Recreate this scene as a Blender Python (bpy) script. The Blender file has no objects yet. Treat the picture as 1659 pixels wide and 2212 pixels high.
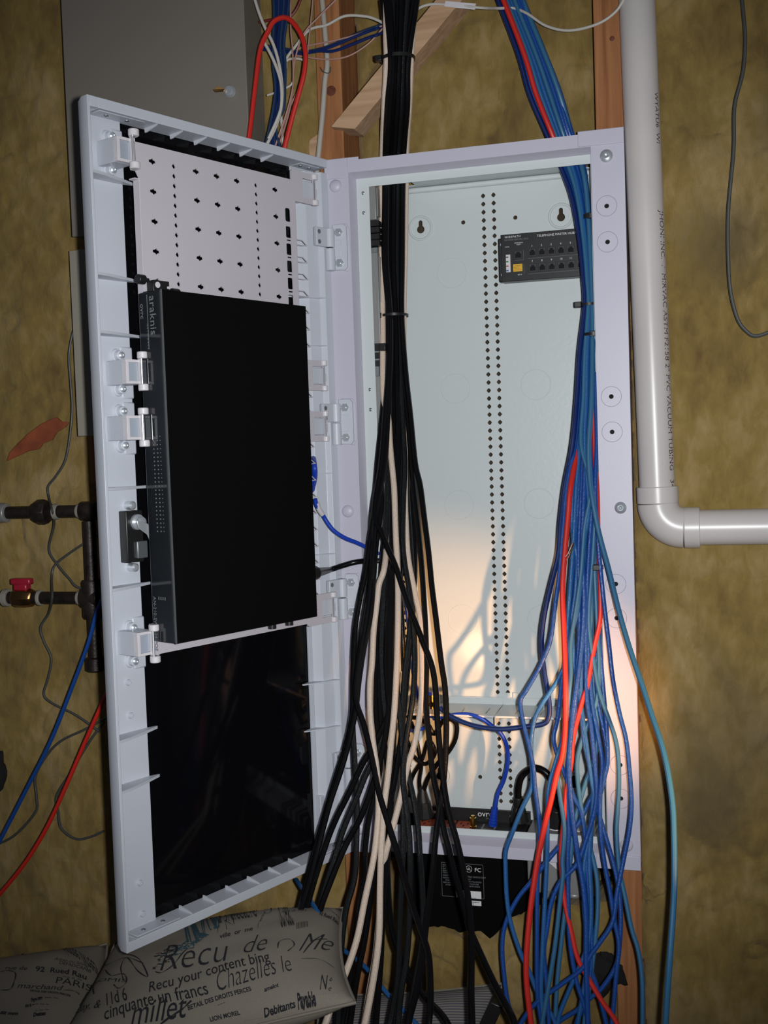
import bpy, bmesh, math, random
from mathutils import Vector, Matrix, noise
random.seed(7)
SC = bpy.context.scene
COL = SC.collection
PI = math.pi
IMG_W, IMG_H = 1659, 2212
# ------------------------------------------------------------------ camera
F_PX = 2439.1
CAM = Vector((.5511, -1.6641, .6212))
YAW, PITCH, ROLL = -.2819, -.0499, -.0344
_f = Vector((math.sin(YAW)*math.cos(PITCH), math.cos(YAW)*math.cos(PITCH), math.sin(PITCH)))
_r0 = Vector((math.cos(YAW), -math.sin(YAW), 0)); _u0 = _r0.cross(_f)
CR = _r0*math.cos(ROLL)+_u0*math.sin(ROLL); CU = -_r0*math.sin(ROLL)+_u0*math.cos(ROLL); CF = _f
cd = bpy.data.cameras.new('camera'); cam = bpy.data.objects.new('camera', cd); COL.objects.link(cam)
M = Matrix((CR, CU, -CF)).transposed().to_4x4(); M.translation = CAM; cam.matrix_world = M
cd.sensor_fit = 'VERTICAL'; cd.sensor_height = 36.0; cd.lens = 36.0*F_PX/IMG_H
cd.clip_start = .02; cd.clip_end = 50
SC.camera = cam
# ------------------------------------------------------------------ world, lights, exposure
w = bpy.data.worlds.new('world'); SC.world = w; w.use_nodes = True
w.node_tree.nodes['Background'].inputs[0].default_value = (.75, .8, 1, 1)
w.node_tree.nodes['Background'].inputs[1].default_value = .045
SC.view_settings.view_transform = 'Standard'; SC.view_settings.look = 'None'
SC.view_settings.gamma = 1; SC.view_settings.use_curve_mapping = False
SC.view_settings.exposure = 0.0
def spot(name, loc, aim, energy, col, ang, blend, size):
    l = bpy.data.lights.new(name, 'SPOT'); l.energy = energy; l.color = col
    l.spot_size = math.radians(ang); l.spot_blend = blend; l.shadow_soft_size = size
    o = bpy.data.objects.new(name, l); COL.objects.link(o); o.location = loc
    o.rotation_euler = (Vector(aim)-Vector(loc)).to_track_quat('-Z', 'Y').to_euler()
    return o
# the camera's own flash, a few centimetres beside the lens
FL = CAM + CR*.045 + CU*.012
spot('camera_flash', FL, (.10, 0, .60), 84, (.96, .98, 1.0), 72, .85, .012)
# warm work light low on the right, aimed into the lower part of the enclosure
WL = Vector((.86, -.72, .12))
spot('work_light', WL, (.27, .02, .26), 66, (1, .50, .19), 27, 1.0, .014)
spot('added_hot_spot', WL, (.195, .11, .305), 60, (1, .66, .36), 4.2, 1, .012)  # extra narrow spot added to make the hot spot on the back panel
# ------------------------------------------------------------------ projection helpers (used to read real positions off the photograph)
def ray(x, y):
    return CR*((x-829.5)/F_PX) + CU*((1106-y)/F_PX) + CF
def W(x, y, Y):                       # point at depth plane Y (wall coordinates)
    v = ray(x, y); return CAM + v*((Y-CAM.y)/v.y)
TH = 1.9696
DX = Vector((math.cos(TH), -math.sin(TH), 0)); DN = Vector((math.sin(TH), math.cos(TH), 0))
def D(x, y, n):                       # (u, z) on the open door at height n over its inner rim plane
    v = ray(x, y); P = CAM + v*((n-CAM.dot(DN))/v.dot(DN)); return P.dot(DX), P.z
# ------------------------------------------------------------------ materials
def nt(m): return m.node_tree.nodes, m.node_tree.links
def mat(name, col, rough=.5, metal=0, spec=.5, bump=0, bscale=400, var=0, vscale=30, coat=0, trans=0):
    m = bpy.data.materials.new(name); m.use_nodes = True; N, L = nt(m)
    b = N['Principled BSDF']; b.inputs['Base Color'].default_value = (*col, 1)
    b.inputs['Roughness'].default_value = rough; b.inputs['Metallic'].default_value = metal
    b.inputs['Specular IOR Level'].default_value = spec; b.inputs['Coat Weight'].default_value = coat
    b.inputs['Transmission Weight'].default_value = trans
    tc = N.new('ShaderNodeTexCoord')
    if var:
        n = N.new('ShaderNodeTexNoise'); n.inputs['Scale'].default_value = vscale; n.inputs['Detail'].default_value = 6
        L.new(tc.outputs['Object'], n.inputs['Vector'])
        r = N.new('ShaderNodeValToRGB'); r.color_ramp.elements[0].position = .3; r.color_ramp.elements[1].position = .7
        r.color_ramp.elements[0].color = (*[c*(1-var) for c in col], 1); r.color_ramp.elements[1].color = (*[min(1, c*(1+var)) for c in col], 1)
        L.new(n.outputs['Fac'], r.inputs['Fac']); L.new(r.outputs['Color'], b.inputs['Base Color'])
    if bump:
        n = N.new('ShaderNodeTexNoise'); n.inputs['Scale'].default_value = bscale; n.inputs['Detail'].default_value = 3
        L.new(tc.outputs['Object'], n.inputs['Vector'])
        bp = N.new('ShaderNodeBump'); bp.inputs['Strength'].default_value = bump; bp.inputs['Distance'].default_value = .001
        L.new(n.outputs['Fac'], bp.inputs['Height']); L.new(bp.outputs['Normal'], b.inputs['Normal'])
    return m
M_plastic = mat('white_plastic', (.53, .51, .60), .42, bump=.12, bscale=900)
M_doorpl = mat('door_plastic', (.545, .57, .625), .40, bump=.12, bscale=900)
M_steelwhite = mat('white_painted_steel', (.60, .645, .645), .28, bump=.15, bscale=160)
M_plate = mat('plate_paint', (.56, .52, .56), .45, bump=.08, bscale=700)
M_clamp = mat('clamp_plastic', (.66, .63, .65), .4)
M_clampgrey = mat('clamp_grey', (.33, .37, .43), .4)
M_glass = mat('black_glass', (.003, .003, .004), .07, spec=.14)
M_black = mat('black_paint', (.0028, .0027, .0026), .8, spec=.06)
M_blackgloss = mat('black_gloss', (.010, .012, .014), .08, spec=.8)
M_blackpl = mat('black_plastic', (.012, .012, .012), .38)
M_jacket = mat('black_jacket', (.0035, .0035, .004), .27, spec=.32, bump=.2, bscale=300)
M_jacket2 = mat('black_jacket_worn', (.006, .0075, .008), .36, spec=.38, bump=.4, bscale=500)
M_cream = mat('cream_jacket', (.62, .50, .40), .5, var=.12, vscale=500)
M_blue1 = mat('blue_jacket', (.008, .058, .265), .33, bump=.35, bscale=350)
M_blue2 = mat('azure_jacket', (.014, .095, .28), .36, bump=.35, bscale=350)
M_blue3 = mat('navy_jacket', (.004, .017, .105), .33)
M_blue4 = mat('teal_blue_jacket', (.028, .125, .245), .4)
M_bluedim = mat('faded_navy_jacket', (.012, .035, .085), .45)
M_bluepatch = mat('royal_blue_patch', (.01, .05, .42), .38)
M_red = mat('red_jacket', (.55, .02, .012), .42)
M_darkred = mat('maroon_jacket', (.13, .01, .01), .5)
M_white = mat('white_jacket', (.55, .52, .47), .45)
M_greyc = mat('grey_jacket', (.42, .39, .34), .5)
M_greyd = mat('dark_grey_jacket', (.055, .058, .055), .5)
M_pink = mat('pink_jacket', (.40, .22, .18), .5)
M_screw = mat('zinc_screw', (.66, .70, .74), .3, metal=.65)
M_dull = mat('dull_steel', (.30, .33, .34), .42, metal=.8)
M_gold = mat('gold_plating', (.85, .55, .12), .2, metal=1)
M_copper = mat('copper_wire', (.8, .4, .2), .3, metal=1)
M_beige = mat('taupe_enamel', (.20, .178, .150), .45, bump=.15, bscale=500)
M_beige2 = mat('light_taupe_enamel', (.30, .28, .225), .45, bump=.15, bscale=500)
M_pvc = mat('grey_pvc', (.56, .52, .50), .32, var=.05, vscale=8)
M_iron = mat('black_iron', (.026, .018, .015), .45, metal=.4, var=.5, vscale=60, bump=.5, bscale=250)
M_tape = mat('pipe_dope', (.26, .24, .2), .7, bump=.5, bscale=300)
M_valve = mat('valve_red', (.32, .012, .03), .35)
M_brass = mat('brass', (.28, .16, .06), .35, metal=1)
M_orange = mat('orange_face', (.34, .065, .025), .45)
M_txt = mat('print_white', (.72, .72, .72), .5)
M_txtdim = mat('print_grey', (.19, .20, .21), .5)
M_ink = mat('print_brown', (.16, .09, .07), .7)
M_inkblack = mat('fabric_ink', (.012, .012, .016), .9)
M_inkteal = mat('fabric_ink_teal', (.018, .065, .085), .9)
M_yellow = mat('yellow_sticker', (.72, .42, .01), .45)
M_orangesheet = mat('orange_sheet', (.24, .055, .018), .7, var=.4, vscale=25)
M_grout = mat('galvanised_box', (.28, .28, .27), .4, metal=.3)
M_sheath = mat('sheathing', (.05, .035, .02), .9, var=.3)
M_floor = mat('concrete', (.16, .15, .14), .9, var=.2)
M_matteblack = mat('matte_black', (.008, .008, .008), .95)

def wood(name, c0, c1, axis):
    m = bpy.data.materials.new(name); m.use_nodes = True; N, L = nt(m); b = N['Principled BSDF']
    tc = N.new('ShaderNodeTexCoord'); mp = N.new('ShaderNodeMapping')
    mp.inputs['Scale'].default_value = {'z': (90, 90, 5), 'x': (5, 90, 90)}[axis]
    n = N.new('ShaderNodeTexNoise'); n.inputs['Scale'].default_value = 1; n.inputs['Detail'].default_value = 7; n.inputs['Distortion'].default_value = .6
    r = N.new('ShaderNodeValToRGB'); r.color_ramp.elements[0].position = .32; r.color_ramp.elements[1].position = .68
    r.color_ramp.elements[0].color = (*c0, 1); r.color_ramp.elements[1].color = (*c1, 1)
    L.new(tc.outputs['Object'], mp.inputs[0]); L.new(mp.outputs[0], n.inputs['Vector']); L.new(n.outputs['Fac'], r.inputs['Fac'])
    L.new(r.outputs['Color'], b.inputs['Base Color']); b.inputs['Roughness'].default_value = .75
    bp = N.new('ShaderNodeBump'); bp.inputs['Strength'].default_value = .4; bp.inputs['Distance'].default_value = .001
    L.new(n.outputs['Fac'], bp.inputs['Height']); L.new(bp.outputs['Normal'], b.inputs['Normal'])
    return m
M_stud = wood('stud_pine', (.24, .085, .025), (.40, .17, .06), 'z')
M_brace = wood('brace_pine', (.40, .24, .13), (.56, .36, .22), 'x')

def wool():
    m = bpy.data.materials.new('yellow_mineral_wool'); m.use_nodes = True; N, L = nt(m); b = N['Principled BSDF']
    tc = N.new('ShaderNodeTexCoord')
    def noi(s, d, sc=(1, 1, 1), dist=0):
        mp = N.new('ShaderNodeMapping'); mp.inputs['Scale'].default_value = sc
        n = N.new('ShaderNodeTexNoise'); n.inputs['Scale'].default_value = s; n.inputs['Detail'].default_value = d; n.inputs['Distortion'].default_value = dist
        L.new(tc.outputs['Object'], mp.inputs[0]); L.new(mp.outputs[0], n.inputs['Vector']); return n
    big = noi(7, 4, (1, 1, .8), .4); fine = noi(46, 12, (1.3, 1, .6), .45); fib = noi(330, 4, (1, 1, .35), 2)
    r = N.new('ShaderNodeValToRGB'); e = r.color_ramp.elements
    e[0].position = .31; e[0].color = (.150, .095, .034, 1); e[1].position = .71; e[1].color = (.37, .265, .125, 1)
    k = e.new(.50); k.color = (.245, .168, .052, 1)
    mx = N.new('ShaderNodeMix'); mx.data_type = 'FLOAT'; mx.inputs[0].default_value = .40
    L.new(big.outputs['Fac'], mx.inputs[2]); L.new(fine.outputs['Fac'], mx.inputs[3]); L.new(mx.outputs[0], r.inputs['Fac'])
    # brown-grey dust stains
    st = noi(3.1, 3, (1, 1, .8), .3); sr = N.new('ShaderNodeValToRGB'); sr.color_ramp.elements[0].position = .60; sr.color_ramp.elements[1].position = .72
    L.new(st.outputs['Fac'], sr.inputs['Fac'])
    mc = N.new('ShaderNodeMix'); mc.data_type = 'RGBA'; mc.inputs[7].default_value = (.10, .075, .042, 1)
    ms = N.new('ShaderNodeMath'); ms.operation = 'MULTIPLY'; ms.inputs[1].default_value = .55
    # dust patch where air has leaked through the batt right of the pipe
    vm = N.new('ShaderNodeVectorMath'); vm.operation = 'DISTANCE'; vm.inputs[1].default_value = (.578, .03, .905)
    wob = N.new('ShaderNodeVectorMath'); wob.operation = 'MULTIPLY_ADD'; wob.inputs[1].default_value = (.09, .0, .09)
    L.new(fine.outputs['Color'], wob.inputs[0]); L.new(tc.outputs['Object'], wob.inputs[2])
    off = N.new('ShaderNodeVectorMath'); off.operation = 'SUBTRACT'; off.inputs[1].default_value = (.045, 0, .045); L.new(wob.outputs[0], off.inputs[0]); L.new(off.outputs[0], vm.inputs[0])
    mr = N.new('ShaderNodeMapRange'); mr.inputs[1].default_value = .085; mr.inputs[2].default_value = .02; L.new(vm.outputs['Value'], mr.inputs[0])
    mxx = N.new('ShaderNodeMath'); mxx.operation = 'MAXIMUM'; L.new(sr.outputs['Color'], mxx.inputs[0]); L.new(mr.outputs[0], mxx.inputs[1])
    ms.inputs[1].default_value = .68
    L.new(mxx.outputs[0], ms.inputs[0]); L.new(ms.outputs[0], mc.inputs[0]); L.new(r.outputs['Color'], mc.inputs[6])
    L.new(mc.outputs[2], b.inputs['Base Color'])
    b.inputs['Roughness'].default_value = .95; b.inputs['Specular IOR Level'].default_value = .1
    b.inputs['Sheen Weight'].default_value = .15
    ad = N.new('ShaderNodeMath'); ad.operation = 'ADD'; L.new(fine.outputs['Fac'], ad.inputs[0])
    m2 = N.new('ShaderNodeMath'); m2.operation = 'MULTIPLY'; m2.inputs[1].default_value = .3; L.new(fib.outputs['Fac'], m2.inputs[0]); L.new(m2.outputs[0], ad.inputs[1])
    bp = N.new('ShaderNodeBump'); bp.inputs['Strength'].default_value = .7; bp.inputs['Distance'].default_value = .004
    L.new(ad.outputs[0], bp.inputs['Height']); L.new(bp.outputs['Normal'], b.inputs['Normal'])
    return m
M_wool = wool()

def fabric(name, col, stripes=False):
    m = bpy.data.materials.new(name); m.use_nodes = True; N, L = nt(m); b = N['Principled BSDF']
    tc = N.new('ShaderNodeTexCoord'); n = N.new('ShaderNodeTexNoise'); n.inputs['Scale'].default_value = 900; n.inputs['Detail'].default_value = 2
    L.new(tc.outputs['Object'], n.inputs['Vector'])
    r = N.new('ShaderNodeValToRGB'); r.color_ramp.elements[0].color = (*[c*.8 for c in col], 1); r.color_ramp.elements[1].color = (*[c*1.15 for c in col], 1)
    L.new(n.outputs['Fac'], r.inputs['Fac']); out = r.outputs['Color']
    if stripes:
        wv = N.new('ShaderNodeTexWave'); wv.bands_direction = 'Y'; wv.inputs['Scale'].default_value = 14; wv.inputs['Distortion'].default_value = 1.2
        wv.inputs['Detail'].default_value = 1; wv.inputs['Detail Scale'].default_value = .6
        L.new(tc.outputs['UV'], wv.inputs['Vector'])
        cr = N.new('ShaderNodeValToRGB'); cr.color_ramp.elements[0].position = .35; cr.color_ramp.elements[1].position = .6
        L.new(wv.outputs['Fac'], cr.inputs['Fac'])
        mx = N.new('ShaderNodeMix'); mx.data_type = 'RGBA'; mx.inputs[7].default_value = (.085, .085, .11, 1)
        L.new(cr.outputs['Color'], mx.inputs[0]); L.new(out, mx.inputs[6]); out = mx.outputs[2]
    L.new(out, b.inputs['Base Color']); b.inputs['Roughness'].default_value = .9
    bp = N.new('ShaderNodeBump'); bp.inputs['Strength'].default_value = .3; bp.inputs['Distance'].default_value = .0005
    L.new(n.outputs['Fac'], bp.inputs['Height']); L.new(bp.outputs['Normal'], b.inputs['Normal'])
    return m
M_linen = fabric('linen', (.235, .205, .165)); M_ticking = fabric('ticking', (.235, .21, .17), True)

# ------------------------------------------------------------------ mesh helpers
def link(name, me, m=None, parent=None, loc=None):
    o = bpy.data.objects.new(name, me)
    if m is not None and me is not None and not me.materials: me.materials.append(m)
    COL.objects.link(o)
    if parent: o.parent = parent
    if loc is not None: o.location = loc
    return o
def empty(name, loc=(0, 0, 0), parent=None):
    o = bpy.data.objects.new(name, None); o.empty_display_size = .02; COL.objects.link(o); o.location = loc
    if parent: o.parent = parent
    return o
def tag(o, label=None, cat=None, group=None, kind=None):
    if label: o['label'] = label
    if cat: o['category'] = cat
    if group: o['group'] = group
    if kind: o['kind'] = kind
    return o
def smooth(me, ang=.6):
    me.shade_smooth() if hasattr(me, 'shade_smooth') else None
    try: me.set_sharp_from_angle(angle=ang)
    except Exception: pass
class MB:
    def __init__(s): s.b = bmesh.new()
    def box(s, x0, x1, y0, y1, z0, z1):
        v = [s.b.verts.new(p) for p in ((x0,y0,z0),(x1,y0,z0),(x1,y1,z0),(x0,y1,z0),(x0,y0,z1),(x1,y0,z1),(x1,y1,z1),(x0,y1,z1))]
        for f in ((0,3,2,1),(4,5,6,7),(0,1,5,4),(1,2,6,5),(2,3,7,6),(3,0,4,7)): s.b.faces.new([v[i] for i in f])
        return s
    def prism(s, pts, vec):           # closed polygon of 3-D points swept by vec
        vec = Vector(vec); a = [s.b.verts.new(Vector(p)) for p in pts]; c = [s.b.verts.new(Vector(p)+vec) for p in pts]
        s.b.faces.new(a[::-1]); s.b.faces.new(c); n = len(a)
        for i in range(n): s.b.faces.new((a[i], a[(i+1) % n], c[(i+1) % n], c[i]))
        return s
    def cyl(s, p0, p1, r, r2=None, n=20, caps=True):
        p0, p1 = Vector(p0), Vector(p1); r2 = r if r2 is None else r2
        q = (p1-p0).to_track_quat('Z', 'Y'); A = []; B = []
        for i in range(n):
            a = 2*PI*i/n; d = q @ Vector((math.cos(a), math.sin(a), 0))
            A.append(s.b.verts.new(p0+d*r)); B.append(s.b.verts.new(p1+d*r2))
        for i in range(n): s.b.faces.new((A[i], A[(i+1) % n], B[(i+1) % n], B[i]))
        if caps: s.b.faces.new(A[::-1]); s.b.faces.new(B)
        return s
    def lathe(s, p0, axis, prof, n=24):   # prof: list of (dist along axis, radius)
        p0 = Vector(p0); q = Vector(axis).to_track_quat('Z', 'Y'); rings = []
        for h, r in prof:
            rings.append([s.b.verts.new(p0+q @ Vector((math.cos(2*PI*i/n)*max(r, 1e-5), math.sin(2*PI*i/n)*max(r, 1e-5), h))) for i in range(n)])
        for a, b in zip(rings, rings[1:]):
            for i in range(n): s.b.faces.new((a[i], a[(i+1) % n], b[(i+1) % n], b[i]))
        s.b.faces.new(rings[0][::-1]); s.b.faces.new(rings[-1]); return s
    def ball(s, c, r, sx=1, sy=1, sz=1):
        bmesh.ops.create_uvsphere(s.b, u_segments=16, v_segments=10, radius=r, matrix=Matrix.Translation(c) @ Matrix.Diagonal((sx, sy, sz, 1))); return s
    def tube(s, pts, r, n=8, rads=None):
        pts = [Vector(p) for p in pts]; prev = None; ref = Vector((0.3, 1, .2)).normalized(); N_ = len(pts); rings = []
        for i, p in enumerate(pts):
            t = (pts[min(i+1, N_-1)]-pts[max(i-1, 0)])
            if t.length < 1e-9: t = Vector((0, 0, -1))
            t.normalize(); ref = (ref - t*ref.dot(t))
            if ref.length < 1e-4: ref = t.orthogonal()
            ref.normalize(); c = t.cross(ref); rr = rads[i] if rads else r
            rings.append([s.b.verts.new(p+(ref*math.cos(2*PI*k/n)+c*math.sin(2*PI*k/n))*rr) for k in range(n)])
        for a, b in zip(rings, rings[1:]):
            for k in range(n): s.b.faces.new((a[k], a[(k+1) % n], b[(k+1) % n], b[k]))
        s.b.faces.new(rings[0][::-1]); s.b.faces.new(rings[-1]); return s
    def mesh(s, name, sm=True):
        bmesh.ops.recalc_face_normals(s.b, faces=s.b.faces); me = bpy.data.meshes.new(name); s.b.to_mesh(me); s.b.free()
        if sm: smooth(me)
        return me
    def build(s, name, m, parent=None, bev=0, seg=2, loc=None):
        o = link(name, s.mesh(name), m, parent, loc)
        if bev:
            md = o.modifiers.new('bevel', 'BEVEL'); md.width = bev; md.segments = seg; md.limit_method = 'ANGLE'; md.angle_limit = .7
            md.harden_normals = False
        return o
def spline(P, per=7):                  # centripetal-ish Catmull-Rom through 3-D points
    P = [Vector(p) for p in P]; P = [P[0]*2-P[1]]+P+[P[-1]*2-P[-2]]; out = []
    for i in range(1, len(P)-2):
        a, b, c, d = P[i-1:i+3]
        for k in range(per):
            t = k/per; out.append(.5*((2*b)+(c-a)*t+(2*a-5*b+4*c-d)*t*t+(3*b-a-3*c+d)*t**3))
    out.append(P[-2]); return out
def plate_mesh(outer, holes, t):
    cu = bpy.data.curves.new('plate', 'CURVE'); cu.dimensions = '2D'; cu.fill_mode = 'BOTH'; cu.extrude = t/2
    for poly in [outer]+holes:
        sp = cu.splines.new('POLY'); sp.points.add(len(poly)-1)
        for p, q in zip(sp.points, poly): p.co = (q[0], q[1], 0, 1)
        sp.use_cyclic_u = True
    o = bpy.data.objects.new('tmp', cu); me = bpy.data.meshes.new_from_object(o); bpy.data.objects.remove(o); bpy.data.curves.remove(cu)
    return me
def circ(x, y, r, n=14, a0=0): return [(x+r*math.cos(a0+2*PI*i/n), y+r*math.sin(a0+2*PI*i/n)) for i in range(n)]
def diamond(x, y, r): return circ(x, y, r, 8, PI/8) if False else [(x, y+r*1.12), (x+r*.62, y+r*.62), (x+r, y), (x+r*.62, y-r*.62), (x, y-r*1.12), (x-r*.62, y-r*.62), (x-r, y), (x-r*.62, y+r*.62)]
def rrect(x0, x1, y0, y1, r, n=4):
    out = []
    for cx, cy, a in ((x1-r, y1-r, 0), (x0+r, y1-r, PI/2), (x0+r, y0+r, PI), (x1-r, y0+r, 1.5*PI)):
        out += [(cx+r*math.cos(a+PI/2*i/n), cy+r*math.sin(a+PI/2*i/n)) for i in range(n+1)]
    return out
def text_mesh(s, size, t=.0002, shear=0, align='LEFT', spacing=1, bold=0):
    cu = bpy.data.curves.new('text', 'FONT'); cu.body = s; cu.size = size; cu.extrude = t/2; cu.shear = shear
    cu.align_x = align; cu.align_y = 'CENTER'; cu.space_character = spacing; cu.resolution_u = 3; cu.offset = bold
    o = bpy.data.objects.new('tmp', cu); me = bpy.data.meshes.new_from_object(o); bpy.data.objects.remove(o); bpy.data.curves.remove(cu)
    return me
def text(s, size, pos, xdir, ydir, m, parent=None, name='lettering', **k):
    me = text_mesh(s, size, **k); x = Vector(xdir).normalized(); y = Vector(ydir).normalized(); z = x.cross(y)
    T = Matrix((x, y, z)).transposed().to_4x4(); T.translation = Vector(pos); me.transform(T)
    return link(name, me, m, parent)
# ================================================================== SETTING
wall = MB().box(-1.3, 1.4, .150, .17, -.62, 1.9).build('wall_back', M_sheath); tag(wall, kind='structure')
fl = MB().box(-1.3, 1.4, -2.2, .17, -.66, -.62).build('floor', M_floor); tag(fl, kind='structure')
SX = [(-.418, -.380), (-.022, .0185), (.402, .4425), (.812, .850)]      # studs 16 inches apart
for a, b in SX:
    MB().box(a, b, .022, .150, -.58, 1.86).build('stud', M_stud, wall, .0015)
MB().box(-1.3, 1.4, .022, .150, -.62, -.58).build('bottom_plate', M_stud, wall)
# right-hand stud has a wider sister piece low down
p0, p1 = W(741, 275, .004), W(985, -20, .004); dr = (p1-p0).normalized(); up = Vector((0, 1, 0)).cross(dr)*-1
MB().prism([p0-up*.016+dr*.010, p1-up*.016, p1+up*.016, p0+up*.016-dr*.012], (0, .048, 0)).build('diagonal_brace', M_brace, wall, .001)
p0, p1 = W(640, 350, .030), W(700, 305, .030); dr = (p1-p0).normalized(); up = Vector((0, 1, 0)).cross(dr)*-1
MB().prism([p0-up*.016, p1-up*.016, p1+up*.016, p0+up*.016], (0, .048, 0)).build('brace_end', M_brace, wall, .001)
# wood knots on the left stud
for x, y, r in ((715, 196, .0085), (1322, 83, .004)):
    c = W(x, y, .0215); MB().lathe(c, (0, 1, 0), [(0, r*.55), (.0002, r*.9), (.0012, r)], 18).build('knot', mat('knot_wood%d' % x, (.12, .03, .012), .6, var=.3, vscale=200), wall)

def batt(label, x0, x1, z0, z1, seed, ybase=.036, amp=.013, top=None, step=.006, bulge=None):
    nx = max(2, int((x1-x0)/step)); nz = max(2, int((z1-z0)/step)); vs = []; fs = []
    for j in range(nz+1):
        for i in range(nx+1):
            x = x0+(x1-x0)*i/nx; zt = z1 if top is None else top(x); z = z0+(zt-z0)*j/nz
            p = Vector((x*1.0+seed, seed*.7, z)); e = min(i, nx-i)/nx; et = (nz-j)*(zt-z0)/nz
            y = ybase - amp*(noise.noise(p*5)*1.2 + noise.noise(Vector((p.x*16, p.y, p.z*11)))*.65 + noise.noise(p*42)*.22 + noise.noise(p*110)*.12)
            cr = abs(noise.noise(Vector((p.x*5, 3, p.z*7))+Vector((noise.noise(p*14), 0, noise.noise(p*13)))*.6))       # creases
            y += .006*(max(0, .10-cr)/.10)**2
            y += .014*math.exp(-e*28)
            if top: y += .012*math.exp(-et*120)
            if bulge: y -= bulge(x, z)
            vs.append((x, y, z))
    for j in range(nz):
        for i in range(nx):
            a = j*(nx+1)+i; fs.append((a, a+1, a+nx+2, a+nx+1))
    # back and sides so that the batt has body
    b0 = len(vs); vs += [(x0, .148, z0), (x1, .148, z0), (x1, .148, z1), (x0, .148, z1)]
    fs.append((b0, b0+3, b0+2, b0+1))
    def rim(idx, c0, c1):
        for q, (a, b) in enumerate(zip(idx, idx[1:])): fs.append((a, c0, b) if q < len(idx)//2 else (a, c1, b))
    R_ = nx+1
    rim([i for i in range(nx+1)], b0, b0+1); rim([nz*R_+i for i in range(nx+1)], b0+3, b0+2)
    rim([j*R_ for j in range(nz+1)], b0, b0+3); rim([j*R_+nx for j in range(nz+1)], b0+1, b0+2)
    me = bpy.data.meshes.new('insulation_batt'); me.from_pydata(vs, [], fs); me.update(); smooth(me, 1.2)
    return tag(link('insulation_batt', me, M_wool), label, 'insulation')
batt('yellow mineral wool batt left of the opened enclosure, behind the iron pipes', -.82, -.023, -.60, 1.84, 1.3, ybase=.026)
batt('yellow mineral wool batt above the enclosure, between the black and blue cable bundles', .0195, .401, 1.060, 1.84, 4.1, ybase=.092)
def topc(x):
    px = [.0, .06, .10, .15, .18, .215, .24, .27, .30, .34, .37, .40]; pz = [-.125, -.128, -.125, -.128, -.137, -.128, -.10, -.083, -.075, -.070, -.068, -.06]
    for a, b, c, d in zip(px, px[1:], pz, pz[1:]):
        if a <= x <= b: v = c+(d-c)*(x-a)/(b-a); break
    else: v = pz[-1]
    return v + .006*noise.noise(Vector((x*60, 0, 0))) + .003*noise.noise(Vector((x*260, 4, 0)))
batt('yellow mineral wool batt with a torn top edge, below the black box', .0195, .401, -.60, -.06, 7.7, top=topc, ybase=.012, step=.0045)
def bulr(x, z): return .024*math.exp(-((z+.10)/.09)**2)*math.exp(-((x-.445)/.03)**2)
batt('yellow mineral wool batt right of the enclosure, behind the white pipe', .441, .811, -.60, 1.84, 9.2, bulge=bulr, ybase=.034)
# wool tuft creeping over the stud at the lower right of the enclosure
tf = MB(); bmesh.ops.create_icosphere(tf.b, subdivisions=5, radius=.026, matrix=Matrix.Translation(W(1408, 1925, .026)) @ Matrix.Diagonal((.55, .40, 1.25, 1)))
me = tf.mesh('t')
for v in me.vertices: v.co += Vector((noise.noise(v.co*45), noise.noise(v.co*50+Vector((5, 0, 0)))*.5, noise.noise(v.co*45+Vector((0, 7, 0)))))*.012+Vector((noise.noise(v.co*150), noise.noise(v.co*170), noise.noise(v.co*160)))*.003
tag(link('wool_tuft', me, M_wool), 'torn yellow wool tuft over the stud at the lower right corner of the enclosure', 'insulation')

# ================================================================== ENCLOSURE
ENC = tag(empty('wiring_enclosure', (0, 0, 0)), 'tall white structured wiring enclosure with its door swung open to the left', 'wiring enclosure')
TW, THt = .443, 1.0756
# trim frame: plate with the opening, returned edges
outer = [(0, 0), (TW, 0), (TW, THt), (.378+.0, THt), (.378, THt-.003), (.048, THt-.003), (.048, THt), (0, THt)]
outer = [(-.007, 0), (.048, 0), (.048, .004), (.378, .004), (.378, 0), (TW, 0), (TW, THt), (.378, THt), (.378, THt-.004), (.048, THt-.004), (.048, THt), (-.007, THt)]
hole = [(.031, .022), (.396, .022), (.396, 1.053), (.031, 1.053)]
RZ = [.967, .916, .695, .644, .423, .373, .156, .106]
holes = [hole]+[circ(.4165, z, .0034, 12) for z in RZ]
me = plate_mesh(outer, holes, .004); me.transform(Matrix.Translation((0, .002, 0)) @ Matrix.Rotation(PI/2, 4, 'X'))
trim = link('trim_frame', me, M_plastic, ENC)
t = MB()
t.box(-.007, -.004, .003, .020, .001, THt-.001).box(TW-.003, TW, .003, .020, .001, THt-.001).box(-.007, TW, .003, .020, THt-.007, THt-.0042).box(-.007, TW, .003, .020, .0042, .007)
t.build('trim_return', M_plastic, trim)
t = MB()   # inner bevelled return towards the steel flange
I0 = (.031, .396, .022, 1.053); I1 = (.037, .3935, .030, 1.047)
def q4(t_, a, b, y0, y1):
    A = [(a[0], y0, a[2]), (a[1], y0, a[2]), (a[1], y0, a[3]), (a[0], y0, a[3])]; B = [(b[0], y1, b[2]), (b[1], y1, b[2]), (b[1], y1, b[3]), (b[0], y1, b[3])]
    va = [t_.b.verts.new(p) for p in A]; vb = [t_.b.verts.new(p) for p in B]
    for i in range(4): t_.b.faces.new((va[i], va[(i+1) % 4], vb[(i+1) % 4], vb[i]))
q4(t, I0, I1, .0, .0205); o = t.build('inner_return', M_plastic, trim)
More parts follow.
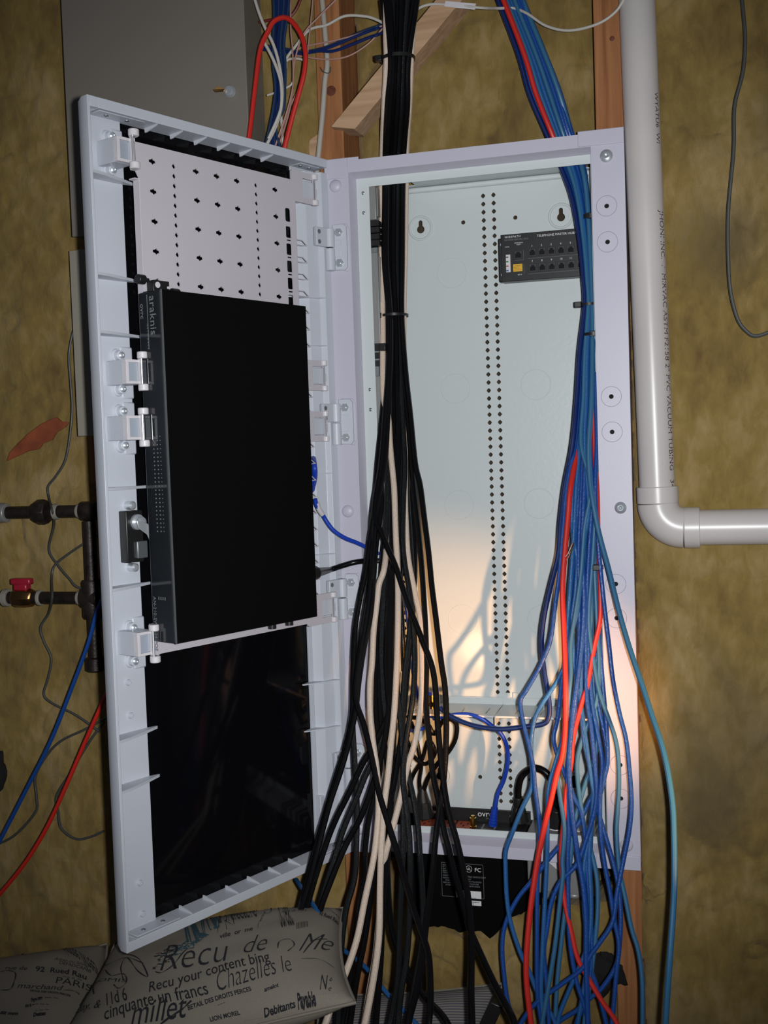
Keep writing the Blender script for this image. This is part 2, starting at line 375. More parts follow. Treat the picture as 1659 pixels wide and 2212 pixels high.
# raised corner blocks
for x0, x1, z0, z1 in ((0, .048, THt-.030, THt), (.378, TW, THt-.022, THt), (.378, TW, 0, .0215), (0, .048, 0, .0215)):
    if x1 < .1:
        pts = [(x0, 0, z0), (.031, 0, z0), (.031, 0, z1-.022 if z1 > 1 else z1), (x1, 0, z1-.022) if z1 > 1 else (x1, 0, z1), (x1, 0, z1), (x0, 0, z1)]
        MB().box(-.007, .0305, -.0022, .0005, z0, z1).build('corner_block', M_plastic, trim, .001)
    else: MB().box(x0, x1, -.0022, .0005, z0, z1).build('corner_block', M_plastic, trim, .001)
# flat rings around the screw holes, groove shade painted as dark colour
for z in RZ:
    r = MB(); n = 28
    for (ra, rb, y) in ((.0148, .0142, -.0004),):
        A = [r.b.verts.new((.4165+ra*math.cos(2*PI*i/n), y, z+ra*math.sin(2*PI*i/n))) for i in range(n)]
        B = [r.b.verts.new((.4165+rb*math.cos(2*PI*i/n), y, z+rb*math.sin(2*PI*i/n))) for i in range(n)]
        for i in range(n): r.b.faces.new((A[i], A[(i+1) % n], B[(i+1) % n], B[i]))
    r.build('ring', mat('ring_shade', (.22, .21, .26), .6) if z == RZ[0] else bpy.data.materials['ring_shade'], trim)
def screw(parent, p, axis, r, h=.0028, m=None, name='screw'):
    o = MB().lathe(p, axis, [(0, r), (h*.45, r*.97), (h*.8, r*.72), (h, r*.45), (h*.7, r*.28), (h*.55, .0)], 20).build(name, m or M_screw, parent); return o
def hexbolt(parent, p, axis, r, name='bolt'):
    p = Vector(p); a = Vector(axis).normalized(); b = MB(); b.cyl(p, p+a*.003, r, n=6); b.lathe(p+a*.003, a, [(0, r*.6), (.0015, r*.45), (.0016, 0)], 14); b.build(name, M_screw, parent, .0003)
for z in RZ: MB().cyl((.4165, .0045, z), (.4165, .0200, z), .006, n=12).build('hole_dark_plug', M_matteblack, trim)  # solid black plugs added so the holes look dark inside
screw(trim, (.418, -.002, 1.037), (0, -1, 0), .0092, .004)
screw(trim, (.426, 0, .534), (0, -1, 0), .0088, .005)
for x, z in ((.423, .037), (.010, 1.035), (.011, .537), (.011, .037)):
    MB().lathe((x, 0, z), (0, -1, 0), [(0, .0098), (.0012, .0094), (.0035, .007), (.0045, .003), (.0047, 0)], 24).build('cap', M_plastic, trim)
# steel box: flange, walls, perforated back panel
fx0, fx1, fz0, fz1 = .057, .393, .040, 1.034
me = plate_mesh([(.037, .028), (.3965, .028), (.3965, 1.049), (.037, 1.049)], [[(fx0, fz0), (fx1, fz0), (fx1, fz1), (fx0, fz1)]]+[circ(.047, z, .0028, 10) for z in (1.025, .995, .724, .693)], .0014)
me.transform(Matrix.Translation((0, .0208, 0)) @ Matrix.Rotation(PI/2, 4, 'X'))
flange = link('flange', me, M_steelwhite, ENC)
for z in (1.025, .995, .724, .693): screw(flange, (.0475, .021, z), (0, -1, 0), .0024, .001, M_dull)
BX0, BX1, BZ0, BZ1, BY = .045, .402, .030, 1.046, .110
side = MB(); side.box(BX0-.0012, BX0, .0215, BY, BZ0, BZ1).build('side_wall', M_steelwhite, ENC)
MB().box(BX1, BX1+.0012, .0215, BY, BZ0, BZ1).build('side_wall', M_steelwhite, ENC)
tw = MB()
for a, b in ((BX0, .062), (.112, .345), (.398, BX1)): tw.box(a, b, .0215, BY, BZ1, BZ1+.0012)
tw.box(.062, .112, .095, BY, BZ1, BZ1+.0012); tw.box(.345, .398, .095, BY, BZ1, BZ1+.0012)
tw.build('top_wall', M_steelwhite, ENC)
MB().box(.37, BX1, .0215, BY, BZ0-.0012, BZ0).build('bottom_wall', M_steelwhite, ENC)
xh, zt = .217, 1.0232
KX = [.1635, .292]; KZ = [.907, .724, .5375, .353, .165]
ph = []
for i in range(77):
    for x in (xh, xh+.0165, .066):
        ph.append(diamond(x, zt-i*.0127, .0035 if x > .1 else .0033))
for x, z in ((.184, .985), (.267, .985), (.184, .096), (.266, .095)): ph.append(circ(x, z, .0033, 12))
def keyhole(x, z):
    out = []
    for i in range(13): a = math.radians(120+300*i/12); out.append((x+.0062*math.cos(a), z+.0062*math.sin(a)))
    for i in range(7): a = math.radians(0+180*i/6); out.append((x+.0031*math.cos(a), z+.0115+.0031*math.sin(a)))
    return out
KEYS = [(.1145, .980), (.338, .979), (.117, .094), (.335, .091)]
ph += [keyhole(x, z) for x, z in KEYS]
me = plate_mesh([(BX0, BZ0), (BX1, BZ0), (BX1, BZ1), (BX0, BZ1)], ph, .0014)
me.transform(Matrix.Translation((0, BY+.0007, 0)) @ Matrix.Rotation(PI/2, 4, 'X'))
back = link('back_panel', me, M_steelwhite, ENC)
def ringbead(x, z, R_, w_, h_, name='knockout', arc=(0, 2*PI)):
    b = MB(); n = 40; rows = []
    for k in range(n):
        a = 2*PI*k/n; d = Vector((math.cos(a), 0, math.sin(a)))
        rows.append([b.b.verts.new(Vector((x, BY-h_*hh, z))+d*(R_+w_*ww)) for ww, hh in ((-1, 0), (-.45, 1), (.45, 1), (1, 0))])
    for k in range(n):
        A, B = rows[k], rows[(k+1) % n]
        for q in range(3): b.b.faces.new((A[q], B[q], B[q+1], A[q+1]))
    b.build(name, M_steelwhite, back)
for x in KX:
    for z in KZ: ringbead(x, z, .0235, .0007, .00028)
for x, z in KEYS: ringbead(x, z+.002, .018, .0022, .0016, 'keyhole_dimple')
for x in (.16, .23, .30):
    pass
# rolled fold along the top of the box back
MB().cyl((BX0, BY-.004, BZ1-.005), (BX1, BY-.004, BZ1-.005), .0045, n=14).build('top_fold', M_steelwhite, ENC)

# ------------------------------------------------------------------ door
DOOR = empty('door', (0, 0, 0), ENC); DOOR.rotation_euler = (0, 0, math.atan2(DX.y, DX.x))
Wd, Hd = .444, 1.0756
NF = -.028      # inner floor of the door frame
# glass opening from pixel readings
g0, g1, gz0, gz1 = .055, .373, .0, 1.061
fr = MB()
# floor ring
def ringplate(t_, x0, x1, z0, z1, a0, a1, c0, c1, y0, y1):
    t_.box(x0, a0, y0, y1, z0, z1); t_.box(a1, x1, y0, y1, z0, z1); t_.box(a0, a1, y0, y1, z0, c0); t_.box(a0, a1, y0, y1, c1, z1)
ringplate(fr, .004, Wd-.0165, .004, Hd-.004, g0, g1, .0125, Hd-.0135, NF-.004, NF)
# side rim (drafted outside), lip 4 mm
fr.prism([(Wd, 0, 0), (Wd, -.012, 0), (Wd-.010, NF-.004, 0), (Wd-.016, NF-.004, 0), (Wd-.0042, -.010, 0), (Wd-.0042, 0, 0)], (0, 0, Hd))
# top and bottom rims: 20 mm flat lip
for s, z0 in ((1, Hd), (-1, 0)):
    fr.prism([(.004, 0, z0), (.004, 0, z0-s*.0130), (.004, NF-.004, z0-s*.0140), (.004, NF-.004, z0-s*.003), (.004, -.010, z0)], (Wd-.0205, 0, 0))
    fr.prism([(Wd-.017, 0, z0), (Wd-.017, 0, z0-s*.0130), (Wd-.017, -.008, z0-s*.0130), (Wd-.017, -.008, z0)], (.0132, 0, 0))
frame = fr.build('door_frame', M_doorpl, DOOR, .0006)
# hinge-side moulding: step up from the floor to a broad flat
hs = MB(); hs.prism([(.0015, -.002, 0), (.0015, NF, 0), (.048, NF, 0), (.040, -.014, 0), (.020, -.010, 0), (.016, -.002, 0)], (0, 0, Hd-.041)); 
for v in hs.b.verts: v.co.z += .0205
hs.build('hinge_rail', M_doorpl, DOOR, .0008)
MB().box(g0-.006, g1+.006, NF-.010, NF-.0045, .006, Hd-.006).build('glass_panel', M_glass, DOOR)
MB().box(g0-.03, g1+.045, NF-.014, NF-.0104, .004, Hd-.004).build('front_sheet', M_glass, DOOR)
# gusset ribs on the free side
def rib_l(z, h=.024):
    MB().prism([(Wd-.0045, -.001, z-.0018), (Wd-.0170, NF, z-.0018), (g1+.001, NF, z-.0018), (g1-.012, NF+.003, z-.0018), (g1-.013, NF+.005, z-.0018), (g1+.010, NF+.013, z-.0018), (Wd-.024, -.004, z-.0018)], (0, 0, .0036)).build('rib', M_doorpl, DOOR)
for z in (.984, .859, .787, .591, .464, .271, .206): rib_l(z)
for (x, y) in ((690, 645), (700, 748), (712, 1022), (716, 1195), (718, 1468), (722, 1567)):
    u, z = D(x, y, -.012)
    MB().prism([(.015, -.001, z-.0008), (.020, -.0012, z-.0008), (.046, -.010, z-.0008), (.074, NF+.006, z-.0008), (.076, NF+.003, z-.0008), (.062, NF, z-.0008), (.020, NF, z-.0008)], (0, 0, .0016)).build('rib', M_doorpl, DOOR)
for u in (.333, .290, .2475, .205, .1615, .119):
    for s, z0 in ((1, Hd), (-1, 0)):
        MB().prism([(u-.0007, -.001, z0-s*.0125), (u-.0007, -.003, z0-s*.0145), (u-.0007, NF+.005, z0-s*.0195), (u-.0007, NF+.001, z0-s*.0195), (u-.0007, NF, z0-s*.0125)], (.0014, 0, 0)).build('rib', M_doorpl, DOOR)
# corner brackets with two screws each
for s, z0 in ((1, Hd), (-1, 0)):
    for u0, u1 in ((.354, .436), (.020, .062)):
        zc = z0-s*.0145; u1 = min(u1, Wd-.018)
        b = MB(); b.box(u0, u1, -.022, -.0005, min(zc, zc-s*.0016), max(zc, zc-s*.0016)); b.build('corner_bracket', M_doorpl, DOOR, .001)
        for k in (.3, .75): screw(DOOR, (u0+(u1-u0)*k, -.011, zc-s*.0016), (0, 0, -s), .0032, .0014, M_dull)
def boss(u, z, scr=True, r=.0078):
    MB().lathe((u, NF, z), (0, 1, 0), [(0, r*1.2), (.003, r*1.05), (.0035, r*.86), (.010, r*.80), (.0105, r*.72)], 24).build('boss', M_doorpl, DOOR)
    if scr: screw(DOOR, (u, NF+.0104, z), (0, 1, 0), .0046, .003)
for x, y in ((243, 293), (245, 367), (258, 767), (260, 840), (262, 888), (264, 962), (283, 1357), (287, 1430)):
    u, z = D(x, y, NF+.011); boss(min(u, .396), z)
    MB().box(g1-.001, g1+.019, NF-.001, NF+.0035, z-.012, z+.012).build('boss_pad', M_doorpl, DOOR, .003)
for x, y in ((280, 1475), (285, 1546), (305, 1908), (311, 1975)):
    u, z = D(x, y, NF+.004); MB().lathe((u, NF, z), (0, 1, 0), [(0, .0042), (.006, .0038), (.006, .0018), (.003, .0017)], 18).build('boss', M_doorpl, DOOR)
for x, y in ((686, 1375), (687, 1433), (700, 1690), (704, 1741)):
    u, z = D(x, y, NF+.004); MB().lathe((u, NF, z), (0, 1, 0), [(0, .0042), (.006, .0038), (.006, .0018), (.003, .0017)], 18).build('boss', M_doorpl, DOOR)
# mounting plate with crosses, dot columns, lacing slots
NP = .015
pu0, pu1, pz0, pz1 = .094, .380, .376, 1.027
po = [(pu0, pz0+.0), (.388, pz0-.008), (.388, .412), (pu1, .416), (pu1, .640), (.394, .645), (.394, .692), (pu1, .694), (pu1, .714), (.392, .716), (.392, .762), (pu1, .764), (pu1, .980), (.388, .990), (.3945, .994), (.3945, 1.034), (pu0, 1.034), (.0935, 1.034)]
po = [(.094, .376), (.380, .376), (.392, .372), (.392, .412), (.380, .416), (.380, .640), (.390, .645), (.390, .692), (.380, .694), (.380, .714), (.390, .716), (.390, .762), (.380, .764), (.380, .980), (.387, .992), (.387, 1.0265), (.094, 1.0265)]
ph = []
for u in (.135, .2100, .2475, .2845, .3585):
    for i in range(17):
        z = 1.0065-i*.038
        if z < .39: continue
        a, b = .0056, .0015
        ph.append([(u-a, z-b), (u-b-.0008, z-b-.0006), (u, z-.0042), (u+b+.0008, z-b-.0006), (u+a, z-b), (u+a, z+b), (u+b+.0008, z+b+.0006), (u, z+.0042), (u-b-.0008, z+b+.0006), (u-a, z+b)])
for u in (.323, .1735):
    for i in range(49): ph.append(diamond(u, 1.0065-i*.01267, .0031))
SLZ = []
z = .975
ph.append(rrect(.1048, .1160, .9645, .984, .003))
while z > .42:
    z -= .0247; SLZ.append(z); ph.append(rrect(.1048, .1160, z-.0165+.0075, z+.0075, .0022)); ph.append(rrect(.1052, .1145, z-.0135, z-.0115, .0004))
me = plate_mesh(po, ph, .0018); me.transform(Matrix.Translation((0, NP-.0009, 0)) @ Matrix.Rotation(PI/2, 4, 'X'))
PLATE = link('mounting_plate', me, M_plate, DOOR)
MB().box(.3795, .3812, .003, NP-.001, .764, .980).build('plate_lip', M_plate, PLATE); MB().box(.3795, .3812, .003, NP-.001, .416, .640).build('plate_lip', M_plate, PLATE)
MB().box(.3795, .3875, .003, NP-.001, .980, .9817).build('plate_lip', M_plate, PLATE)
# small bright nicks beside the crosses are pressed lances
# lacing fingers along the hinge-side edge of the plate
for z in SLZ:
    for dz in (-.0170, -.0095):
        MB().tube([(.098, NP, z+dz), (.083, NP+.001, z+dz), (.074, NP+.002, z+dz-(.007 if dz > -.012 else -.0012))], .0007, 6).build('lacing_finger', M_plate, PLATE)
# clamps: free side
def clamp_l(px, py):
    ub, zc = D(px, py, .022); n1 = .013
    fa, fb = D(px-36, py, n1)[0], D(px-3, py, n1)[0]; ia, ib = D(px-30, py, n1)[0], D(px-9, py, n1)[0]
    c = MB(); c.box(fb-.004, fa, NF+.001, n1-.007, zc-.0155, zc+.0155)
    o = c.build('clamp_bracket', M_doorpl, DOOR, .0008)
    for s in (-1, 1): MB().box(fb, fa, n1-.0075, n1, zc+s*.0135-.0018, zc+s*.0135+.0018).build('clamp_cheek', M_clamp, o, .0004)
    MB().box(ia, fa, n1-.0075, n1, zc-.0118, zc+.0118).build('clamp_cheek', M_clamp, o, .0004)
    MB().box(ib, ia, n1-.0075, n1-.004, zc-.0118, zc+.0118).build('clamp_insert', M_clampgrey, o)
    MB().box(fb-.0025, fb+.0035, n1-.003, n1+.002, zc-.016, zc+.016).build('clamp_strap', M_clamp, o, .0003)
    MB().cyl((ub+.002, .022, zc-.017), (ub+.002, .022, zc+.017), .0013, n=10).build('clamp_pin', M_screw, o)
    for s in (-1, 1):
        MB().cyl((ub, .022, zc+s*.0160), (ub, .022, zc+s*.0245), .0068, n=24).build('clamp_knuckle', M_clamp, o, .0012)
        MB().box(ub-.0068, ub+.0, .012, .0215, zc+s*.0202-.0042, zc+s*.0202+.0042).build('clamp_ear', M_clamp, o, .0005)
for (x, y) in ((290, 322), (309, 802), (311, 923), (334, 1390)): clamp_l(x, y)
# clamps: hinge side
def clamp_r(zc, ux):
    me = plate_mesh(rrect(ux+.002, .100, zc-.0225, zc+.0225, .003), [rrect(ux+.006, ux+.030, zc-.0135, zc+.0135, .001)], .0028)
    me.transform(Matrix.Translation((0, .0135, 0)) @ Matrix.Rotation(PI/2, 4, 'X')); o = link('clamp_ear', me, M_plate, DOOR)
    for s in (-1, 1): MB().cyl((ux+.004, .0145, zc+s*.0150), (ux+.004, .0145, zc+s*.0228), .0052, n=18).build('clamp_knuckle', M_clamp, o, .0010)
    MB().cyl((ux+.005, .0145, zc-.016), (ux+.005, .0145, zc+.016), .0011, n=10).build('clamp_pin', M_dull, o)
    MB().box(ux-.008, ux-.000, -.004, .008, zc-.008, zc+.004).build('clamp_latch', M_doorpl, o, .001)
    MB().box(ux-.004, ux+.032, NF+.001, .009, zc-.0125, zc+.0125).build('clamp_post', M_doorpl, o, .001)
for (x, y) in ((683, 412), (704, 812), (707, 921), (724, 1310)):
    u, z = D(x, y, .014); clamp_r(z, u)
# hinges: knuckle + trim leaf with two hex bolts
def hinge(zc):
    o = MB().prism([(.004, -.0065, zc-.033), (.004, -.0065, zc+.036), (.022, -.0065, zc+.036), (.0265, -.0065, zc+.031), (.0265, -.0065, zc-.029), (.022, -.0065, zc-.034)], (0, .0065, 0)).build('hinge_leaf', M_doorpl, ENC, .001)
    MB().prism([(.006, -.0022, zc-.030), (.006, -.0022, zc+.037), (.026, -.0022, zc+.037), (.0305, -.0022, zc+.026), (.0305, -.0022, zc-.026), (.026, -.0022, zc-.036)], (0, .0022, 0)).build('hinge_shade_pad', M_plastic, o, .0012)  # added pad, shaped so its offset edge gives the shading beside the leaf
    MB().box(.0065, .0185, -.0078, -.0060, zc-.014, zc+.012).build('hinge_rib', M_doorpl, o, .0006)
    for dz in (.023, -.023): hexbolt(o, (.0145, -.0065, zc+dz), (0, -1, 0), .0066)
    MB().cyl((.0005, -.0095, zc-.034), (.0005, -.0095, zc-.001), .0078, n=24).build('hinge_knuckle', M_doorpl, o, .0008)
    MB().cyl((.0005, -.0095, zc+.001), (.0005, -.0095, zc+.029), .0078, n=24).build('hinge_knuckle', M_doorpl, o, .0008)
    d = MB(); d.box(.004, .040, -.0005, .0060, zc+.001, zc+.029); h2 = d.build('door_leaf', M_doorpl, DOOR, .001)
    for dz in (.007, .022): screw(h2, (.034, .0060, zc+dz), (0, 1, 0), .0034, .0012, M_dull)
for z in (.940, .674, .404, .137): hinge(z)
# cam latch
lz = .5275; lu = .390
la = MB().box(.378, .405, NF+.001, -.012, lz-.033, lz+.034).build('latch_body', M_blackpl, DOOR, .0015)
MB().box(.375, .3915, -.0125, -.008, lz-.028, lz-.006).build('latch_plate', M_dull, la, .001)
p = Vector((.388, -.012, lz+.019)); MB().lathe(p, (0, 1, 0), [(0, .0105), (.004, .010), (.0042, .007), (.012, .0065), (.013, .004), (.0132, .0)], 24).build('latch_nut', M_screw, la, .0003)
MB().prism([(.398, .002, lz+.012), (.400, .002, lz+.022), (.384, .003, lz+.017), (.377, .004, lz+.011), (.376, .004, lz-.004), (.381, .004, lz-.007), (.386, .004, lz+.003)], (0, .0016, 0)).build('latch_cam', M_screw, la, .0006)
for dz in (.0405, -.0400): 
    MB().lathe((.390, NF, lz+dz), (0, 1, 0), [(0, .0056), (.012, .0056), (.0145, .0035), (.0150, 0)], 20).build('latch_screw', M_screw, la)
# door stay tag low on the hinge corner
MB().box(.034, .052, NF+.0005, NF+.0095, .052, .098).build('hinge_stop', M_doorpl, DOOR, .001)

# ================================================================== NETWORK SWITCH on the door plate
def dthing(name, label, cat, group=None):
    o = empty(name); o.matrix_world = DOOR_M; return tag(o, label, cat, group)
DOOR_M = Matrix.Rotation(math.atan2(DX.y, DX.x), 4, 'Z')
SWI = dthing('network_switch', 'black rack network switch mounted upright on the white plate of the open door', 'network switch')
su0, su1, sz0, sz1, sn0, sn1 = .1285, .3915, .3935, .8365, .0165, .0600
MB().box(su0, su1-.0015, sn0, sn1, sz0, sz1).build('body', M_black, SWI, .0008)
fp = MB().box(su1-.0015, su1+.0004, sn0, sn1-.0012, sz0+.001, sz1-.001).build('front_panel', M_blackgloss, SWI, .0004)
MB().box(su1-.001, su1+.0008, sn1-.0012, sn1+.0002, sz0, sz1).build('bright_edge', M_dull, SWI)
Zd = (0, 0, -1); Nn = (0, 1, 0); ux = su1+.0007
text('araknis', .0165, (ux, .0425, sz1-.006), Zd, Nn, M_txtdim, fp, spacing=1.05)
text('NETWORKS', .0042, (ux, .0320, sz1-.040), Zd, Nn, M_txtdim, fp, spacing=1.6)
text('ovrc', .0105, (ux, .0225, sz1-.014), Zd, Nn, M_txtdim, fp)
text('AN-210-SW-F-24-POE', .0075, (ux, .0215, .452), Zd, Nn, M_txtdim, fp)
MB().box(ux-.0003, ux+.0001, .0325, .0330, sz1-.072, sz1-.004).build('panel_line', M_txtdim, fp)
g = MB()
for i in range(24):
    z = .655-i*.0052
    for n_ in (.0335, .0405): g.box(ux-.0003, ux+.0003, n_-.0006, n_+.0006, z-.0008, z+.0008)
    g.box(ux-.0003, ux+.0002, .0456, .0466, z-.0005, z+.0005)
tag(g.build('port_marks', M_txtdim, fp), kind='stuff')
for k in range(4): MB().box(ux-.0003, ux+.0003, .030+.004*k, .0307+.004*k, .448-.02*0, .452).build('panel_mark', M_txtdim, fp)
# rack ear with thumb screws above the switch
ear = MB(); ear.box(.352, .378, .0165, .030, sz1, sz1+.0165); ear.box(.30, .385, .0165, .026, sz1-.001, sz1+.0022); ear.box(.318, .345, .0165, .022, sz1, sz1+.004)
ear = ear.build('rack_ear', M_blackpl, SWI, .0008)
for u, z in ((.3935, .853), (.3385, .8405)):
    MB().cyl((u-.0075, .022, z), (u+.0035, .022, z), .0062, n=18).build('thumb_screw', M_blackpl, ear, .0008)
    MB().cyl((u-.014, .022, z), (u-.006, .022, z), .0026, n=12).build('thumb_screw_shaft', M_blackpl, ear)
MB().lathe((.3715, .0302, .847), (0, 1, 0), [(0, .004), (.0006, .0038), (.0007, .0)], 16).build('ear_hole', M_clamp, ear)
MB().lathe((.3545, .0302, .845), (0, 1, 0), [(0, .0018), (.0006, .0016), (.0007, .0)], 12).build('ear_hole', M_clamp, ear)
for u in (.185, .150): MB().cyl((u, .024, sz0-.012), (u, .024, sz0+.002), .006, n=16).build('foot_screw', M_blackpl, SWI)
# power inlet plug and patch leads on the hinge-side edge
plug = tag(empty('switch_mains_cord'), 'black power cord plugged into the hinge side of the door-mounted switch', 'power cord')
def dw(u, n, z): return DX*u+DN*n+Vector((0, 0, z))
a = W(690, 1236, -.045); 
pu, pz = D(690, 1236, .035); P0 = dw(su0+.002, .035, pz); P1 = dw(pu-.004, .036, pz)
MB().cyl(P0, P0.lerp(P1, .75), .0115, .0105, n=8).build('plug', M_blackpl, plug, .002)
cp = [P0.lerp(P1, .7), W(712, 1231, -.03), W(740, 1222, -.025), W(770, 1214, -.02), W(800, 1212, .0), W(835, 1214, .045), W(858, 1240, .075), W(868, 1330, .085), W(872, 1450, .08)]
MB().cyl(cp[0], cp[1], .0075, .0045, n=14).build('strain_relief', M_blackpl, plug)
MB().tube(spline(cp, 8), .0043, 12).build('cord', M_jacket, plug)

# ================================================================== CABLES
def ipl(tab, v):
    if v <= tab[0][0]: return tab[0][1]
    for (a, c), (b, d) in zip(tab, tab[1:]):
        if v <= b: return c+(d-c)*(v-a)/(b-a)
    return tab[-1][1]
def cable(name, pts, r, m, label, cat='cable', group=None, per=6, n=10, parent=None):
    o = MB().tube(spline([W(x, y, Y) for x, y, Y in pts], per), r, n).build(name, m, parent)
    if label: tag(o, label, cat, group)
    return o
BD = [(0, -.032), (130, -.026), (240, .0), (330, .052), (420, .066), (680, .050), (900, .026), (1050, .0), (1150, -.022), (1300, -.05), (1600, -.105), (1850, -.15), (2212, -.30)]
BE = [(0, (822, 905)), (130, (836, 886)), (230, (828, 884)), (330, (824, 876)), (430, (823, 874)), (560, (822, 873)), (682, (833, 872)), (800, (830, 880)), (900, (821, 891)), (1000, (811, 901))]
GB = 'black coaxial cables in the left bundle'
def black(slot, row, low, label, m=M_jacket, r=.0044, start=0, upper=None, off=0):
    pts = []
    for y, (a, b) in BE:
        if y < start: continue
        if y > 900 and low[0][1] < 1010: continue
        x = a+4+(b-a-8)*slot; pts.append((x, y, ipl(BD, y)+row*(.0085 if y > 60 else .006)))
    if upper: pts = [(x, y, ipl(BD, y)+row*.0085) for x, y in upper]
    for x, y in low: pts.append((x, y, ipl(BD, y)+row*.011+off))
    pts.append((pts[-1][0]+(pts[-1][0]-pts[-2][0])*.6, 2290, ipl(BD, 2212)+row*.011+off-.02)) if pts[-1][1] > 2190 else None
    return cable('coax_cable', pts, r, m, label, 'cable', GB, n=10)
black(.00, -1.0, [(807, 1104), (796, 1180), (788, 1240), (777, 1294), (767, 1357), (763, 1450), (761, 1545), (746, 1616), (723, 1690), (698, 1775), (677, 1848), (660, 1916), (643, 1981), (615, 2038), (568, 2101), (505, 2212)], 'black coaxial cable ending farthest left where the bundle crosses the pillow')
black(.12, -1.6, [(822, 1104), (812, 1180), (806, 1260), (800, 1330), (786, 1400), (775, 1472), (768, 1535), (753, 1605), (736, 1665), (712, 1737), (690, 1820), (668, 1905), (640, 1995), (607, 2085), (566, 2212)], 'black coaxial cable second from the left where the bundle crosses the pillow')
black(.45, -.2, [(846, 1104), (846, 1195), (843, 1285), (837, 1357), (834, 1430), (838, 1500), (838, 1545), (809, 1605), (782, 1653), (756, 1709), (727, 1767), (705, 1822), (680, 1900), (655, 1985), (625, 2060), (590, 2130), (563, 2190), (550, 2212)], 'black coaxial cable that swings left from the middle of the bundle above the door corner')
black(.30, .3, [(835, 1104), (832, 1195), (828, 1300), (824, 1400), (828, 1500), (833, 1569), (812, 1630), (789, 1677), (770, 1725), (744, 1786), (727, 1840), (707, 1900), (681, 1993), (660, 2060), (633, 2138), (614, 2212)], 'black coaxial cable third from the left at the foot of the pillow', M_jacket2)
black(.55, -.6, [(857, 1104), (852, 1200), (846, 1300), (843, 1400), (842, 1500), (833, 1590), (810, 1680), (782, 1760), (745, 1830), (712, 1910), (691, 1969), (668, 2065), (649, 2125), (630, 2212)], 'black coaxial cable tied beside its neighbour, fourth from left across the pillow')
black(.05, .9, [(803, 1104), (800, 1180), (796, 1260), (786, 1330), (776, 1400), (768, 1480), (762, 1557), (766, 1640), (771, 1740), (770, 1820), (766, 1896), (747, 1969), (736, 2065), (730, 2212)], 'dull black coaxial cable hanging straight past the lower hinge corner of the door', M_jacket2)
black(.20, -2.2, [(813, 1104), (806, 1200), (793, 1320), (776, 1420), (768, 1504), (787, 1569), (804, 1641), (818, 1709), (838, 1776), (858, 1840), (872, 1891), (895, 1969), (916, 2028), (927, 2074), (930, 2159), (926, 2212)], 'black coaxial cable crossing in front from upper left to lower right of the bundle')
black(.10, -2.4, [(808, 1104), (827, 1158), (854, 1222), (872, 1276), (892, 1332), (913, 1385), (933, 1439), (941, 1490), (944, 1545), (950, 1617), (958, 1689), (968, 1750), (985, 1810), (1000, 1874), (1011, 1937), (1017, 2000), (1019, 2053), (1018, 2138), (1020, 2212)], 'black coaxial cable that crosses the cream cable and hangs past the white sticker')
black(1.0, -.3, [(908, 1050), (917, 1122), (926, 1195), (933, 1267), (942, 1339), (953, 1430), (961, 1484), (964, 1545), (963, 1617), (958, 1689), (951, 1738), (941, 1810), (935, 1884), (924, 1969), (918, 2021), (912, 2074), (901, 2138), (882, 2212)], 'black coaxial cable on the right edge of the bundle, bowing back left below the shelf')
black(.90, .6, [(893, 1050), (903, 1140), (910, 1213), (915, 1285), (919, 1357), (921, 1430), (920, 1520), (927, 1593), (934, 1665), (946, 1725), (958, 1790), (969, 1832), (981, 1884), (996, 1937), (1013, 2000), (1030, 2042), (1064, 2116), (1095, 2175), (1112, 2212)], 'black coaxial cable ending farthest right, leaning away over the striped cushion')
black(.72, .2, [(872, 1070), (870, 1158), (874, 1213), (883, 1267), (892, 1339), (896, 1424), (893, 1496), (886, 1545), (875, 1617), (871, 1689), (880, 1762), (885, 1821), (886, 1884), (884, 1990), (878, 2074), (867, 2138), (860, 2212)], 'black coaxial cable with grey sheen left of the power unit', M_jacket2)
black(.62, .9, [(862, 1104), (860, 1200), (855, 1300), (850, 1400), (857, 1484), (866, 1569), (871, 1665), (871, 1738), (871, 1821), (867, 1905), (863, 2011), (859, 2116), (842, 2212)], 'black coaxial cable just right of the cream cables at the trim bottom', M_jacket2)
black(.40, 1.5, [(840, 1104), (836, 1200), (830, 1300), (824, 1400), (820, 1484), (824, 1560), (836, 1650), (842, 1740), (840, 1820), (832, 1900), (826, 1980), (822, 2080), (812, 2212)], 'black coaxial cable behind the cream cables at the foot of the picture')
black(.80, 1.4, [(880, 1070), (885, 1150), (890, 1250), (888, 1330), (881, 1400), (873, 1472), (870, 1560), (881, 1665), (893, 1725), (903, 1786), (907, 1848), (911, 1905), (914, 1979), (910, 2043), (899, 2106), (886, 2180), (880, 2212)], 'printed black coaxial cable passing the left end of the orange outlets', M_jacket2)
black(.35, 2.2, [(835, 1104), (826, 1200), (820, 1300), (816, 1400), (813, 1535), (822, 1640), (812, 1710), (796, 1774), (788, 1848), (787, 1900), (776, 1969), (762, 2065), (753, 2138), (738, 2212)], 'black coaxial cable half hidden behind the cream cables, left of the stud')
black(.88, 2.2, [(890, 1060), (896, 1180), (893, 1300), (880, 1450), (868, 1580), (850, 1700), (826, 1800), (806, 1900), (790, 2017), (771, 2113), (756, 2212)], 'black coaxial cable crossing behind the bundle toward the pillow corner')
black(.68, 2.4, [(868, 1080), (866, 1200), (862, 1330), (856, 1460), (850, 1600), (846, 1720), (838, 1820), (838, 1900), (847, 2010), (880, 2095), (918, 2154), (965, 2207)], 'black coaxial cable swinging right, low over the striped cushion')
GC = 'cream speaker cables in the left bundle'
def cream(pts, label, row=-.8, r=.0046, hide=()):
    P_ = [(x, y, ipl(BD, y)+(2.6 if y in hide else row)*.011) for x, y in pts]
    return cable('speaker_cable', P_, r, M_cream, label, 'cable', GC)
